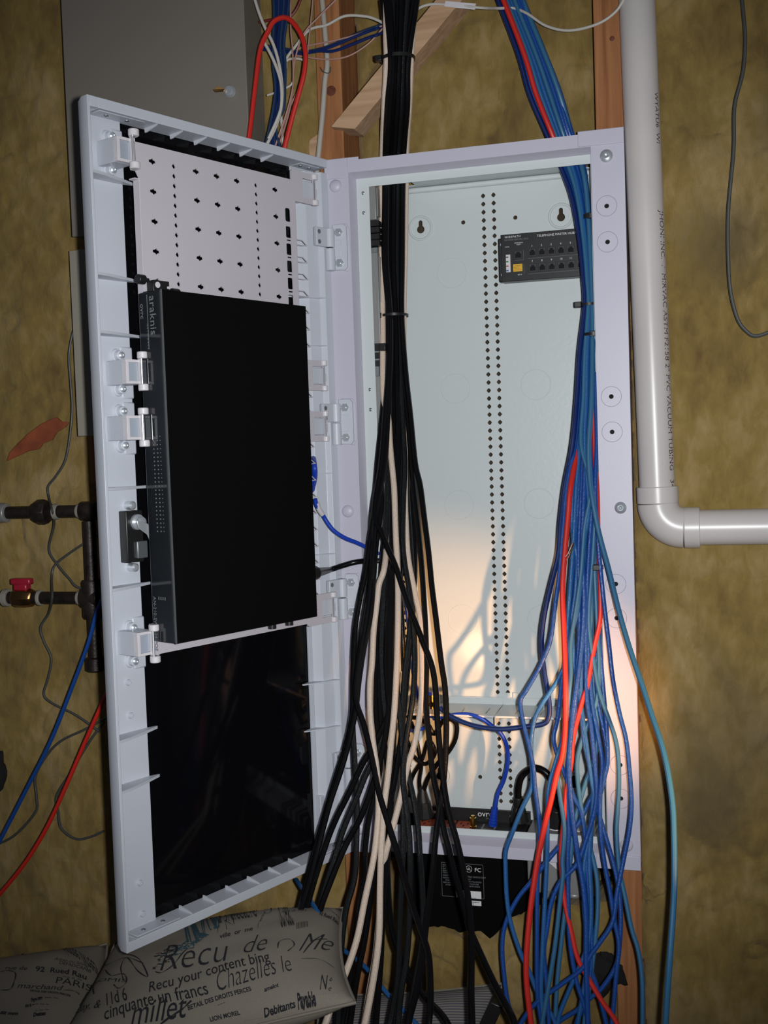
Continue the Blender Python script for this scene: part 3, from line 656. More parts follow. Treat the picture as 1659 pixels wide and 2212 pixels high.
cream([(834, -20), (834, 80), (835, 130), (830, 230), (826, 330), (824, 430), (824, 560), (826, 650), (827, 722), (827, 795), (829, 860), (839, 903), (843, 966), (850, 1039), (852, 1068), (855, 1158), (859, 1231), (860, 1303), (859, 1375), (857, 1440), (852, 1533), (845, 1605), (838, 1677), (830, 1738), (826, 1798), (823, 1850), (821, 1920), (819, 2017), (809, 2101), (788, 2212), (770, 2270)], 'cream speaker cable with foot marks, longest down the middle of the bundle', -1.2)
cream([(858, 900), (848, 1000), (840, 1120), (831, 1222), (819, 1262), (814, 1303), (807, 1366), (804, 1430), (799, 1484), (800, 1545), (806, 1605), (814, 1665), (818, 1738), (814, 1800), (806, 1860), (788, 1945), (771, 2029), (747, 2101), (720, 2162), (703, 2212), (680, 2270)], 'cream speaker cable ending leftmost over the pillow corner', -1.1, hide=(900, 1000, 1120))
cream([(897, -20), (893, 60), (888, 130), (884, 230), (878, 330), (877, 430), (875, 560), (872, 700), (874, 900), (875, 1080), (879, 1177), (884, 1222), (895, 1276), (908, 1339), (911, 1400), (912, 1472), (908, 1533), (896, 1605), (881, 1653), (866, 1720), (848, 1790), (834, 1840), (822, 1900), (819, 1975), (812, 2060), (800, 2130), (786, 2212), (770, 2270)], 'cream speaker cable bowing right beside the shelf before it ducks behind', .55, hide=(1900, 1975, 2060, 2130, 2212, 2270))
# --- blue bundle
UD = [(0, .046), (290, .060), (380, .060), (520, .052), (700, .036), (900, .016), (1000, .002), (1080, -.010), (1250, -.028), (1500, -.050), (1850, -.085), (2212, -.13)]
UE = [(-20, (1068, 1122)), (116, (1119, 1178)), (202, (1143, 1211)), (289, (1180, 1236)), (365, (1213, 1262)), (430, (1236, 1270)), (520, (1252, 1277)), (600, (1260, 1282)), (660, (1263, 1285)), (760, (1252, 1285)), (860, (1246, 1287)), (960, (1237, 1289))]
GU = 'blue network cables in the right bundle'
def blue(slot, row, low, label, m=M_blue1, r=.00325, name='network_cable', group=GU, off=0, rowu=None):
    rowu = row if rowu is None else rowu
    pts = []
    for y, (a, b) in UE:
        if y > low[0][1]-60: continue
        pts.append((a+(b-a)*slot, y, ipl(UD, y)+(rowu if y > 300 else -abs(row))*.0065))
    for x, y in low: pts.append((x, y, ipl(UD, y)+row*.0065+off))
    if pts[-1][1] > 2150: pts.append((pts[-1][0]*1.6-pts[-2][0]*.6, 2280, pts[-1][2]-.01))
    return cable(name, pts, r, m, label, 'cable', group)
blue(.0, -1, [(1220, 1050), (1211, 1129), (1206, 1197), (1190, 1265), (1175, 1333), (1170, 1389), (1175, 1446), (1184, 1502), (1187, 1530), (1184, 1552), (1173, 1564), (1132, 1570), (1084, 1575), (1040, 1571), (1003, 1561), (969, 1544), (950, 1528)][:17], 'navy network cable looping left under the shelf to the coax joint', M_blue3, .0037, off=.018)
blue(.1, -.2, [(1225, 1050), (1216, 1150), (1208, 1242), (1199, 1310), (1190, 1378), (1177, 1416), (1160, 1452), (1137, 1491), (1124, 1516), (1130, 1560), (1142, 1608), (1152, 1657), (1156, 1705), (1164, 1765), (1166, 1813), (1164, 1859), (1161, 1903), (1160, 2017), (1161, 2144), (1170, 2212)], 'blue network cable bowing farthest left in front of the shelf')
blue(.3, .3, [(1245, 1050), (1238, 1180), (1228, 1320), (1222, 1420), (1208, 1462), (1188, 1495), (1170, 1522), (1156, 1550), (1149, 1584), (1147, 1620), (1150, 1669), (1147, 1705), (1127, 1748), (1106, 1801), (1093, 1837), (1092, 1875), (1095, 1941), (1103, 1992), (1123, 2055), (1143, 2098), (1161, 2144), (1180, 2175), (1200, 2212)], 'blue network cable swinging left over the trim bottom beside the label', M_blue2)
blue(.8, 1.2, [(1270, 1050), (1285, 1250), (1300, 1450), (1312, 1600), (1308, 1670), (1277, 1724), (1246, 1784), (1190, 1850), (1149, 1903), (1118, 1941), (1093, 1992), (1085, 2042), (1089, 2106), (1098, 2169), (1115, 2212)], 'blue network cable crossing behind to hang farthest left below the trim')
blue(.22, -1.6, [(1233, 1050), (1227, 1118), (1220, 1197), (1215, 1276), (1218, 1366), (1221, 1457), (1222, 1525), (1220, 1584), (1214, 1633), (1202, 1674), (1190, 1729), (1178, 1777), (1165, 1838), (1154, 1903), (1144, 1979), (1137, 2068), (1138, 2131), (1147, 2212)], 'bright red network cable down the front of the blue bundle', M_red, .0041, group='red network cables', rowu=1.0)
blue(.9, .2, [(1290, 1060), (1292, 1160), (1297, 1276), (1296, 1339), (1283, 1400), (1275, 1446), (1268, 1484), (1260, 1507), (1250, 1543), (1238, 1596), (1234, 1645), (1224, 1705), (1220, 1753), (1214, 1813), (1212, 1853), (1219, 1941), (1235, 2017), (1249, 2073), (1278, 2126), (1303, 2167), (1333, 2212)], 'red network cable winding through the blue cables to the lower right', M_red, .0036, group='red network cables')
blue(.5, -.9, [(1272, 1095), (1263, 1163), (1255, 1250), (1247, 1321), (1230, 1389), (1232, 1450), (1229, 1500), (1224, 1548), (1212, 1608), (1197, 1657), (1185, 1705), (1183, 1765), (1182, 1838), (1181, 1865), (1176, 1967), (1171, 2068), (1169, 2144), (1174, 2212)], 'blue network cable crossing over the bright red one at outlet height', M_blue2)
blue(.55, -.5, [(1262, 1060), (1258, 1180), (1262, 1300), (1256, 1400), (1243, 1500), (1234, 1572), (1229, 1633), (1229, 1669), (1234, 1741), (1243, 1813), (1250, 1859), (1260, 1916), (1266, 1992), (1266, 2068), (1268, 2144), (1270, 2212)], 'glossy blue network cable hanging straightest down the middle of the bundle', M_blue1, .0038)
blue(.4, .8, [(1252, 1050), (1240, 1200), (1226, 1350), (1216, 1450), (1205, 1548), (1196, 1592), (1202, 1625), (1214, 1657), (1224, 1683), (1243, 1729), (1255, 1753), (1265, 1813), (1267, 1859), (1275, 1967), (1279, 2042), (1275, 2110), (1262, 2169), (1245, 2212)], 'blue network cable hooked left behind the red one under the shelf')
blue(.6, .5, [(1268, 1060), (1262, 1200), (1258, 1350), (1255, 1500), (1260, 1560), (1267, 1608), (1277, 1681), (1284, 1729), (1277, 1789), (1273, 1859), (1277, 1960), (1270, 2040), (1235, 2126), (1212, 2182), (1205, 2212)], 'blue network cable turning left at the black lump at the bottom', M_blue2)
blue(.7, .0, [(1280, 1060), (1272, 1200), (1266, 1350), (1267, 1500), (1277, 1572), (1284, 1645), (1289, 1705), (1284, 1753), (1265, 1818), (1250, 1859), (1237, 1878), (1212, 1903), (1192, 1946), (1182, 2005), (1175, 2055), (1181, 2131), (1186, 2212)], 'blue network cable sweeping left under the galvanised box')
blue(.75, .9, [(1285, 1060), (1284, 1200), (1290, 1350), (1294, 1450), (1289, 1512), (1272, 1560), (1258, 1596), (1247, 1640), (1248, 1688), (1255, 1741), (1265, 1801), (1280, 1850), (1290, 1903), (1291, 1967), (1286, 2030), (1280, 2080), (1272, 2140), (1262, 2212)], 'blue network cable with an S bend beside the right keyhole', M_blue4)
blue(.85, .5, [(1282, 1060), (1276, 1200), (1270, 1350), (1277, 1500), (1291, 1584), (1301, 1645), (1297, 1705), (1296, 1765), (1299, 1813), (1306, 1865), (1318, 1929), (1328, 1992), (1337, 2042), (1331, 2106), (1326, 2169), (1322, 2212)], 'blue network cable hanging against the bare stud below the trim')
blue(.95, .2, [(1288, 1060), (1281, 1200), (1272, 1340), (1284, 1440), (1296, 1500), (1313, 1548), (1328, 1592), (1335, 1633), (1337, 1693), (1334, 1753), (1332, 1801), (1338, 1878), (1351, 1941), (1364, 2005), (1379, 2055), (1387, 2118), (1388, 2212)], 'blue network cable over the lower trim rings, ending right across the stud', M_blue4)
blue(1.0, -.4, [(1286, 1060), (1292, 1170), (1303, 1287), (1315, 1389), (1324, 1468), (1338, 1540), (1352, 1596), (1359, 1657), (1364, 1729), (1360, 1789), (1347, 1857), (1333, 1929), (1323, 1992), (1295, 2037), (1278, 2060), (1257, 2093), (1215, 2125), (1160, 2165), (1125, 2212)], 'blue network cable bowing widest right over the corner screw cap')
pts = [(x, y, Y) for x, y, Y in ((1120, -20, .04), (1176, 116, .04), (1208, 202, .045), (1234, 289, .058), (1258, 365, .05), (1268, 430, .048), (1276, 560, .04), (1280, 700, .026), (1278, 860, .0), (1272, 960, -.012), (1274, 1030, -.020), (1281, 1084, -.028), (1294, 1152, -.036), (1315, 1231, -.05), (1337, 1321, -.07), (1360, 1400, -.09), (1387, 1480, -.115), (1408, 1545, -.14), (1429, 1608, -.165), (1443, 1669, -.185), (1453, 1741, -.205), (1456, 1813, -.225), (1457, 1880, -.24), (1455, 1954, -.25), (1447, 2068, -.27), (1440, 2169, -.28), (1434, 2280, -.29))]
cable('network_cable', pts, .0038, M_blue4, 'pale blue network cable leaving the bundle to hang alone on the far right', 'cable', GU)
blue(.35, -1.1, [(1276, 1050), (1263, 1140), (1256, 1231), (1247, 1299), (1233, 1389), (1233, 1457), (1226, 1520), (1216, 1600), (1205, 1669), (1209, 1717), (1219, 1789), (1215, 1859), (1216, 1890), (1209, 1954), (1199, 2042), (1187, 2118), (1171, 2212)], 'pale teal network cable in front of the blue bundle above the shelf', M_blue4)
blue(.9, 1.3, [(1284, 1060), (1288, 1200), (1292, 1350), (1288, 1450), (1291, 1512), (1303, 1572), (1312, 1633), (1303, 1693), (1291, 1741), (1303, 1789), (1323, 1857), (1336, 1916), (1341, 1979), (1338, 2042), (1331, 2085), (1303, 2131), (1275, 2156), (1247, 2182), (1200, 2215)], 'blue network cable curling back left below the stud face')
blue(.45, .2, [(1256, 1060), (1250, 1200), (1252, 1350), (1246, 1450), (1241, 1548), (1226, 1645), (1226, 1720), (1229, 1789), (1227, 1840), (1228, 1967), (1232, 2042), (1245, 2118), (1261, 2169), (1272, 2212)], 'blue network cable behind the glossy one at the lower middle')
blue(.65, 1.6, [(1276, 1060), (1280, 1200), (1278, 1400), (1290, 1600), (1262, 1700), (1240, 1780), (1233, 1850), (1222, 1954), (1212, 2042), (1204, 2118), (1199, 2212)], 'dim blue network cable deepest in the bundle', M_blue4)
blue(.25, 1.5, [(1250, 1060), (1247, 1200), (1250, 1350), (1270, 1500), (1286, 1640), (1278, 1780), (1275, 1880), (1277, 1992), (1275, 2080), (1289, 2131), (1310, 2212)], 'blue network cable ending between the black lump and the stud')
blue(.2, .6, [(1238, 1030), (1236, 1120), (1240, 1170), (1247, 1210), (1243, 1280), (1236, 1340), (1240, 1430), (1252, 1500), (1262, 1600), (1281, 1700), (1274, 1800), (1262, 1870), (1262, 1960), (1270, 2060), (1262, 2130), (1248, 2212)], 'blue network cable beside the frayed cut end in the bundle', M_blue2)
# frayed cut end
fr_ = tag(empty('frayed_cable_end', W(1238, 1172, -.03)), 'cut cable end with twisted copper pairs beside the red cable', 'cable end')
for k, (dx, dy, mm) in enumerate(((0, 0, M_copper), (-6, 4, M_white), (4, 6, M_brass), (-3, 10, M_pink), (6, -2, M_greyd))):
    P_ = [W(1238, 1172, -.03), W(1236+dx*.5, 1180+dy*.4, -.036), W(1230+dx*.5, 1192+dy, -.038), W(1226+dx, 1200+dy, -.036)]
    MB().tube([p-fr_.location for p in spline(P_, 5)], .0006, 6).build('wire', mm, fr_)
# patch leads
cable('patch_lead', [(676, 985, -.02), (679, 1005, -.055), (680, 1030, -.05), (674, 1060, -.03)], .0042, M_bluepatch, 'blue patch lead bulging past the hinge edge of the switch', 'cable')
pl = tag(empty('labelled_patch_lead'), 'blue patch lead with a white label, running from the switch into the black bundle', 'cable')
pp = [(681, 1078, -.075), (684, 1092, -.07), (697, 1112, -.055), (708, 1130, -.05), (722, 1147, -.045), (745, 1162, -.035), (772, 1173, -.02), (798, 1186, .0), (830, 1204, .035), (862, 1240, .06), (880, 1330, .07), (892, 1450, .07), (915, 1535, .05), (960, 1552, .035)]
MB().tube(spline([W(*p) for p in pp], 7), .0032, 12).build('jacket', M_bluepatch, pl)
MB().tube(spline([W(*p) for p in ((684, 1086, -.071), (689, 1100, -.064), (696, 1111, -.056))], 5), .0041, 12).build('label', M_clamp, pl)
# --- blue lead into the power unit, and its boot
lead = tag(empty('power_unit_patch_lead'), 'royal blue patch lead from behind the shelf into the power unit beside the gold jack', 'cable')
MB().tube(spline([W(*p) for p in ((935, 1552, .03), (975, 1545, .03), (1010, 1543, .03), (1040, 1552, .028), (1062, 1568, .03), (1080, 1582, .035), (1094, 1610, .04), (1097, 1645, .045), (1088, 1685, .05), (1075, 1715, .055), (1069, 1748, .06))], 7), .0034, 12).build('jacket', M_bluepatch, lead)
bb = MB()
c0, c1 = W(1069, 1745, .06), W(1064, 1784, .065)
for k in range(6):
    a = c0.lerp(c1, k/6); b = c0.lerp(c1, (k+.7)/6); bb.cyl(a, b, .0052+.0004*k, n=12)
bb.cyl(c0, c1, .0046, n=12)
bb.build('boot', M_bluepatch, lead)
# ================================================================== CABLE TIES
def tie(px, py, Y, w_, d_, label, head=(-1, 0), r=.0019, tilt=0, col=M_blackpl, h=.0045):
    c = W(px, py, Y); o = tag(empty('cable_tie', c), label, 'cable tie', 'black cable ties'); b = MB(); n = 30; rows = []
    for k in range(n):
        a = 2*PI*k/n; base = Vector((math.cos(a)*w_/2, math.sin(a)*d_/2, math.cos(a)*tilt)); nn = Vector((math.cos(a), math.sin(a), 0))*.0012
        rows.append([b.b.verts.new(base+Vector((0, 0, s*h/2))+nn*q) for q, s in ((0, -1), (1, -1), (1, 1), (0, 1))])
    for k in range(n):
        A, B = rows[k], rows[(k+1) % n]
        for q in range(4): b.b.faces.new((A[q], A[(q+1) % 4], B[(q+1) % 4], B[q]))
    b.build('strap', col, o)
    hx = head[0]*w_/2; MB().box(hx-.007, hx+.003, -d_/2*.5-.006, -d_/2*.5+.003, -.0042+head[0]*tilt, .0042+head[0]*tilt).build('tie_head', col, o, .001)
    return o
tie(860, 128, -.026, .048, .046, 'black cable tie around the black bundle above the enclosure', h=.005)
tie(853, 682, .048, .040, .046, 'black cable tie around the black bundle inside the enclosure', h=.004)
tie(1272, 658, .038, .026, .022, 'black cable tie around the blue bundle near the top', h=.004)
tie(1282, 722, .030, .026, .024, 'black cable tie on the blue bundle below the first tie', head=(.2, 0), h=.0045)
tie(1276, 468, .050, .020, .022, 'black cable tie at the enclosure edge beside the telephone hub', head=(.2, 0), h=.006)
tie(1292, 1225, -.022, .013, .012, 'small black tie low on the blue bundle beside the red cable', head=(0, 0), h=.006)
cc = W(647, 2120, -.30); 
tie(645, 2122, -.275, .020, .013, 'small black tie joining two cables over the pillow', head=(0, 0), h=.0035)
# clip on the left bundle inside the enclosure
cl = MB(); cl.box(*sorted((W(822, 742, .02).x, W(835, 742, .02).x)), .012, .045, W(830, 758, .02).z, W(830, 742, .02).z); tag(cl.build('cable_clip', M_blackpl, None, .001), 'black clip holding the cream cable in the enclosure', 'cable clip')

# ================================================================== LEFT WALL MODULES inside the enclosure
def module(z0, z1, label):
    o = tag(empty('distribution_module', (.049, .03, z0)), label, 'module')
    MB().box(0, .016, -.002, .052, 0, z1-z0).build('case', M_beige2 if False else M_grout, o, .001)
    MB().box(.016, .0175, .004, .046, .006, z1-z0-.006).build('face', M_grout, o)
    return o
module(.985, 1.040, 'grey module at the top left inside the enclosure, behind the black bundle')
o = module(.795, .935, 'grey module with black connectors between the trim and the black bundle')
for k in range(4): MB().box(.002, .020, -.004, .012, .150+k*.010-.0, .158+k*.010).build('connector', M_blackpl, o)
for k in range(3): MB().box(.002, .020, -.004, .012, -.010-k*.012, -.002-k*.012).build('connector', M_blackpl, o)
o = module(.60, .745, 'grey module beside the middle of the black bundle, below the black connectors')
o = module(.42, .58, 'grey module lowest on the left wall of the enclosure')
# ================================================================== TELEPHONE HUB
HX0, HX1, HZ0, HZ1, HYf = .241, .398, .8835, .956, .088
HUB = tag(empty('telephone_hub', (HX0, HYf, HZ0)), 'black telephone distribution hub with twelve numbered jacks on the back panel', 'telephone hub')
hw, hh = HX1-HX0-.003, HZ1-HZ0
MB().box(.006, hw, 0, .0215, 0, hh).build('body', M_blackpl, HUB, .0008)
MB().box(0, .010, .006, .0215, .001, hh-.004).build('mounting_ear', M_blackpl, HUB, .002)
for z in (.012, hh-.014): screw(HUB, (.0055, .006, z), (0, -1, 0), .0022, .0012)
X_, Z_ = (1, 0, 0), (0, 0, 1)
text('WIREPATH', .0046, (.0115, -.0003, hh-.0045), X_, Z_, M_txt, HUB, spacing=1.15, shear=.25)
text('WP-MOD-RJ45-TEL-1X12', .0034, (.0115, -.0003, hh-.009), X_, Z_, M_txtdim, HUB)
text('TELEPHONE MASTER HUB/4 LINES 12', .0049, (.062, -.0003, hh-.0065), X_, Z_, M_txt, HUB)
text('EXPANSION', .0024, (.027, -.0003, hh-.0145), X_, Z_, M_txt, HUB); text('PORT', .0024, (.0305, -.0003, hh-.0172), X_, Z_, M_txt, HUB)
text('110 IN', .0024, (.012, -.0003, hh-.0195), X_, Z_, M_txt, HUB); text('RJ31X', .0026, (.031, -.0003, .0095), X_, Z_, M_txt, HUB)
def jack(x, z, w_=.0118, h_=.0125):
    j = MB().box(x, x+w_, -.0008, .0002, z, z+h_).build('jack', mat('jack_rim', (.02, .02, .022), .5) if 'jack_rim' not in bpy.data.materials else bpy.data.materials['jack_rim'], HUB, .0006)
    MB().prism([(x+.0016, -.0012, z+.0018), (x+w_-.0016, -.0012, z+.0018), (x+w_-.0016, -.0012, z+h_*.62), (x+w_*.70, -.0012, z+h_*.62), (x+w_*.70, -.0012, z+h_*.82), (x+w_*.30, -.0012, z+h_*.82), (x+w_*.30, -.0012, z+h_*.62), (x+.0016, -.0012, z+h_*.62)], (0, .0004, 0)).build('socket', M_matteblack, j)
    return j
for i in range(7):
    x = .0485+i*.0147
    jack(x, .0355); jack(x, .0120)
    for k, zz in ((i+1, .0515), (i+7, .0283)):
        if i < 6: text(str(k), .0042, (x+.0055, -.0003, zz), X_, Z_, M_txt, HUB, align='CENTER')
MB().box(.0475, hw-.002, -.0002, .0002, .0328, .0331).build('rule', M_txtdim, HUB); MB().box(.0475, hw-.002, -.0002, .0002, .0093, .0096).build('rule', M_txtdim, HUB)
jack(.0262, .0335, .0125, .013)
MB().box(.0405, .0408, -.0002, .0002, .032, .047).build('rule', M_txtdim, HUB); MB().box(.027, .0408, -.0002, .0002, .0315, .0318).build('rule', M_txtdim, HUB); MB().box(.0408, .0411, -.0002, .0002, .0105, .0245).build('rule', M_txtdim, HUB)
yl = MB().box(.0242, .0385, -.0012, .0002, .0145, .0258).build('caution_sticker', M_yellow, HUB)
for k in range(4): MB().box(.0252+.001*(k % 2), .0375-.002*(k % 3), -.0014, -.0011, .0165+k*.0022, .0170+k*.0022).build('sticker_line', M_orange if k == 0 else M_brass, yl)
pd = MB().box(.0135, .0205, -.0035, .0005, .0140, .0410).build('punch_block', M_clamp, HUB, .0005)
for k, mm in enumerate((M_blue2, M_clamp, M_orange, M_clamp, mat('green_mark', (.05, .2, .05), .5), M_clamp, mat('brown_mark', (.10, .05, .03), .5))):
    MB().box(.0140, .0175, -.0042, -.0034, .0155+k*.0034, .0175+k*.0034).build('terminal', mm, pd)

# ================================================================== SHELF
def shelf(x0, x1, label):
    o = tag(empty('wall_shelf', (x0, BY, .2155)), label, 'shelf', 'white steel shelves across the enclosure'); w_ = x1-x0
    n = 4; cells = []; 
    ph = [rrect(w_*(.18+.24*i), w_*(.18+.24*i)+.0022, .016, .060, .0008) for i in range(4)]
    me = plate_mesh([(0, 0), (w_, 0), (w_, .083), (0, .083)], ph, .0012); me.transform(Matrix.Translation((0, -.083, 0)))
    link('shelf_plate', me, M_steelwhite, o)
    MB().box(0, w_, -.002, -.0006, 0, .012).build('back_lip', M_steelwhite, o)
    MB().box(0, .0012, -.083, -.002, -.014, 0).build('side_lip', M_steelwhite, o)
    MB().box(0, w_, -.0835, -.0826, -.0018, .0012).build('front_edge', M_clamp, o)
    for x in (.003, .016): MB().box(x, x+.008, -.0034, -.001, .0, .020).build('hook', M_steelwhite, o)
    return o
shelf(.060, .225, 'white steel shelf at the left, ending at the middle hole columns'); shelf(.2265, .385, 'white steel shelf at the right, behind the blue cables')
MB
# ================================================================== POWER UNIT (black) in the box bottom
PU = tag(empty('power_unit', (.080, .03, -.135)), 'black power controller with orange outlets set into the bottom of the enclosure', 'power controller')
bw = .186
MB().box(0, bw, .0, .070, -.075, .160).build('body', M_black, PU, .001)
MB().box(0, bw, .070, .0735, .10, .1815).build('back_flange', M_blackpl, PU, .001)
zt_ = .1600
top = MB().box(.004, bw-.003, -.0, .069, zt_, zt_+.0012).build('outlet_face', M_blackpl, PU)
def orng(a, b, y0, y1): return MB().box(a, b, y0, y1, zt_+.0012, zt_+.0030).build('outlet', M_orange, PU, .0006)
for k in range(3):
    x = .006+k*.032; o = orng(x, x+.029, .008, .062)
    for (sx, sy) in ((.006, .02), (.017, .02), (.012, .034), (.006, .045), (.017, .045)): MB().box(x+sx, x+sx+.0022, sy, sy+.008, zt_+.0030, zt_+.0034).build('slot', M_matteblack, o)
for a in (.146,): 
    orng(a, a+.028, .008, .026)
for x in (.112, .132): MB().box(x, x+.003, .030, .056, zt_+.0012, zt_+.0018).build('vent_mark', M_txtdim, PU)
MB().box(.098, .140, .010, .0106, zt_+.0012, zt_+.0016).build('rule', M_txtdim, PU)
MB().box(.114, .132, .016, .034, zt_+.0012, zt_+.0022).build('network_jack', M_grout, PU, .0004)
text('ovrc', .0135, (.100, .0697, zt_+.0135), X_, Z_, M_txt, PU); text('ENABLED', .0028, (.114, .0697, zt_+.0065), X_, Z_, M_txtdim, PU)
for x in (.028, .155): screw(PU, (x, .070, zt_+.012), (0, -1, 0), .0028, .0015)
cab = Vector(W(1022, 1778, .055))-PU.location
gj = MB(); gj.lathe((cab.x, cab.y, zt_+.001), (0, 0, 1), [(0, .0015), (.004, .0015), (.0042, .0055), (.0075, .0058), (.008, .0048), (.018, .0050), (.0185, .0054), (.0205, .0054), (.021, .0035), (.024, .0032), (.0242, .001)], 18); gj.build('antenna_jack', M_gold, PU)
# rating label on the hanging face
lb = MB().box(.048, .118, -.0004, .0001, .088, .139)
LBL = None
def frame_lines(x0, x1, z0, z1, t_=.0004):
    b = MB(); b.box(x0, x1, -.0005, .0001, z0, z0+t_); b.box(x0, x1, -.0005, .0001, z1-t_, z1); b.box(x0, x0+t_, -.0005, .0001, z0, z1); b.box(x1-t_, x1, -.0005, .0001, z0, z1); return b
def plz(x, y): p = W(x, y, .03)-PU.location; return p.x, p.z
x0, z1 = plz(953, 1862); x1, z0 = plz(1046, 1942)
lab = frame_lines(x0, x1, z0, z1).build('rating_label', M_txtdim, PU)
for k, s in enumerate(('MODEL: WB-400-IPVM', 'I/P: 120V 60Hz 12A MAX', 'O/P: 120VAC 12A 1440W', 'ELECTRICAL RATINGS', 'VOLTAGE PROTECTION')):
    text(s, .0030, (x0+.002, -.0005, z1-.004-k*.0031), X_, Z_, M_txtdim, PU)
text('CAUTION: RISK OF ELECTRIC SHOCK DRY', .0036, (x0+.002, -.0005, z1-.0205), X_, Z_, M_txtdim, PU)
for k, s in enumerate(('INDOOR DRY LOCATIONS ONLY', 'WARNING: TO BE USED WITH POLARIZED', 'KEEP AWAY FROM SOURCE OF MOISTURE', 'ATTENTION: NO REPLACEMENTS INSIDE')):
    text(s, .0030, (x0+.002+.004*(k % 2), -.0005, z1-.0245-k*.0037), X_, Z_, M_txtdim, PU)
text('UL', .0058, (x0+.044, -.0005, z1-.008), X_, Z_, M_txt, PU, align='CENTER'); text('FC', .0090, (x0+.053, -.0005, z1-.009), X_, Z_, M_txt, PU)
rg = MB(); n = 24
for k in range(n):
    a, b = 2*PI*k/n, 2*PI*(k+1)/n
    v = [rg.b.verts.new((x0+.044+r_*math.cos(q), -.0005, z1-.008+r_*math.sin(q))) for q, r_ in ((a, .0048), (b, .0048), (b, .0053), (a, .0053))]; rg.b.faces.new(v)
rg.build('emblem_ring', M_txt, PU)
sx, sz1 = plz(985, 1922); ex, ez = plz(1040, 1942)
st = MB().box(sx+.0, ex, -.0007, .0, ez, sz1).build('white_sticker', M_txt, PU)
for k in range(3): text(('Power Controller', '1.44 kW', 'WIRE: 120V / 60Hz 15A')[k], .0028, (sx+.004, -.0008, sz1-.003-k*.0042), X_, Z_, M_inkblack, st)
sx, sz1 = plz(1000, 1943); ex, ez = plz(1040, 1957); sx2 = sx
st = MB().box(sx, ex, -.0007, .0, ez, sz1-.0006).build('barcode_sticker', M_txt, PU)
bar = MB(); x = sx+.002
while x < ex-.003:
    w_ = random.choice((.0003, .0005, .0008)); bar.box(x, x+w_, -.0009, -.0006, ez+.0045, sz1-.002); x += w_+random.choice((.0003, .0006))
tag(bar.build('bars', M_inkblack, st), kind='stuff'); text('1C34119', .0032, (sx+.006, -.0008, ez+.0022), X_, Z_, M_inkblack, st)
# ------------------------------------------------------------------ galvanised outlet box beside it
GBX = tag(empty('junction_box', (.268, .03, -.062)), 'grey metal outlet box right of the power controller in the enclosure floor', 'junction box')
MB().box(0, .104, .012, .078, .0, .094).build('case', M_grout, GBX, .002)
MB().prism([(.006, .0115, .072), (.060, .0115, .072), (.060, .0115, .028)], (0, .0008, 0)).build('paper_flap', M_clamp, GBX)
MB().ball((.040, .018, -.002), .018, 1, .9, .5).build('sealant_lump', M_grout, GBX); MB().ball((.070, .02, .0), .014, 1, .9, .5).build('sealant_lump', M_grout, GBX)
MB().lathe((.043, .045, .094), (0, 0, 1), [(0, .016), (.0012, .0155), (.0013, .012), (.0014, 0)], 24).build('outlet_ring', M_clamp, GBX); MB().lathe((.082, .045, .094), (0, 0, 1), [(0, .016), (.0012, .0155), (.0013, .012), (.0014, 0)], 24).build('outlet_ring', M_clamp, GBX)
# ------------------------------------------------------------------ looped jumper cord with two plugs
JC = tag(empty('jumper_cord'), 'short thick black cord arched from the power controller to the grey outlet box', 'power cord')
MB().tube(spline([W(*p) for p in ((1120, 1735, .06), (1119, 1705, .058), (1126, 1678, .055), (1144, 1662, .05), (1162, 1660, .045), (1182, 1672, .042), (1196, 1698, .04), (1203, 1730, .045), (1203, 1755, .055))], 8), .0058, 14).build('cord', M_jacket, JC)
for (a, b) in (((1120, 1722, .06), (1122, 1775, .062)), ((1203, 1728, .05), (1201, 1782, .06))):
    A_, B_ = W(*a), W(*b); MB().cyl(A_, A_.lerp(B_, .4), .0085, .0085, n=16).cyl(A_.lerp(B_, .35), B_, .0095, .0155, n=10).build('plug', M_blackpl, JC, .0015)
# black cord tangle and plug left of the gold jack
TG = tag(empty('adapter_cord'), 'black adapter cord coiled and bundled left of the power controller face', 'power cord')
MB().tube(spline([W(*p) for p in ((880, 1548, .04), (905, 1552, .035), (925, 1566, .03), (938, 1585, .03), (955, 1560, .03), (972, 1553, .03), (986, 1566, .032), (984, 1595, .035), (970, 1622, .04), (945, 1650, .04), (925, 1680, .045), (915, 1710, .05), (912, 1735, .055))], 7), .0038, 10).build('cord', M_jacket, TG)
MB().tube(spline([W(*p) for p in ((888, 1560, .05), (898, 1590, .04), (905, 1625, .04), (910, 1655, .045), (906, 1690, .05), (912, 1735, .055))], 7), .0034, 10).build('cord', M_jacket, TG)
MB().tube(spline([W(*p) for p in ((880, 1600, .05), (895, 1635, .04), (920, 1650, .04), (940, 1625, .035), (925, 1600, .035), (912, 1640, .04), (890, 1680, .05), (885, 1720, .06))], 7), .0034, 10).build('cord', M_jacket, TG)
A_, B_ = W(912, 1700, .05), W(917, 1765, .055); MB().cyl(A_, A_.lerp(B_, .5), .005, .011, n=12).cyl(A_.lerp(B_, .45), B_, .0115, .0160, n=10).build('plug', M_blackpl, TG, .002)
cable('patch_lead', [(880, 1577, .05), (895, 1578, .04), (912, 1574, .03), (922, 1569, .03)], .003, M_bluepatch, 'short bright blue lead end behind the black cables under the shelf', 'cable')
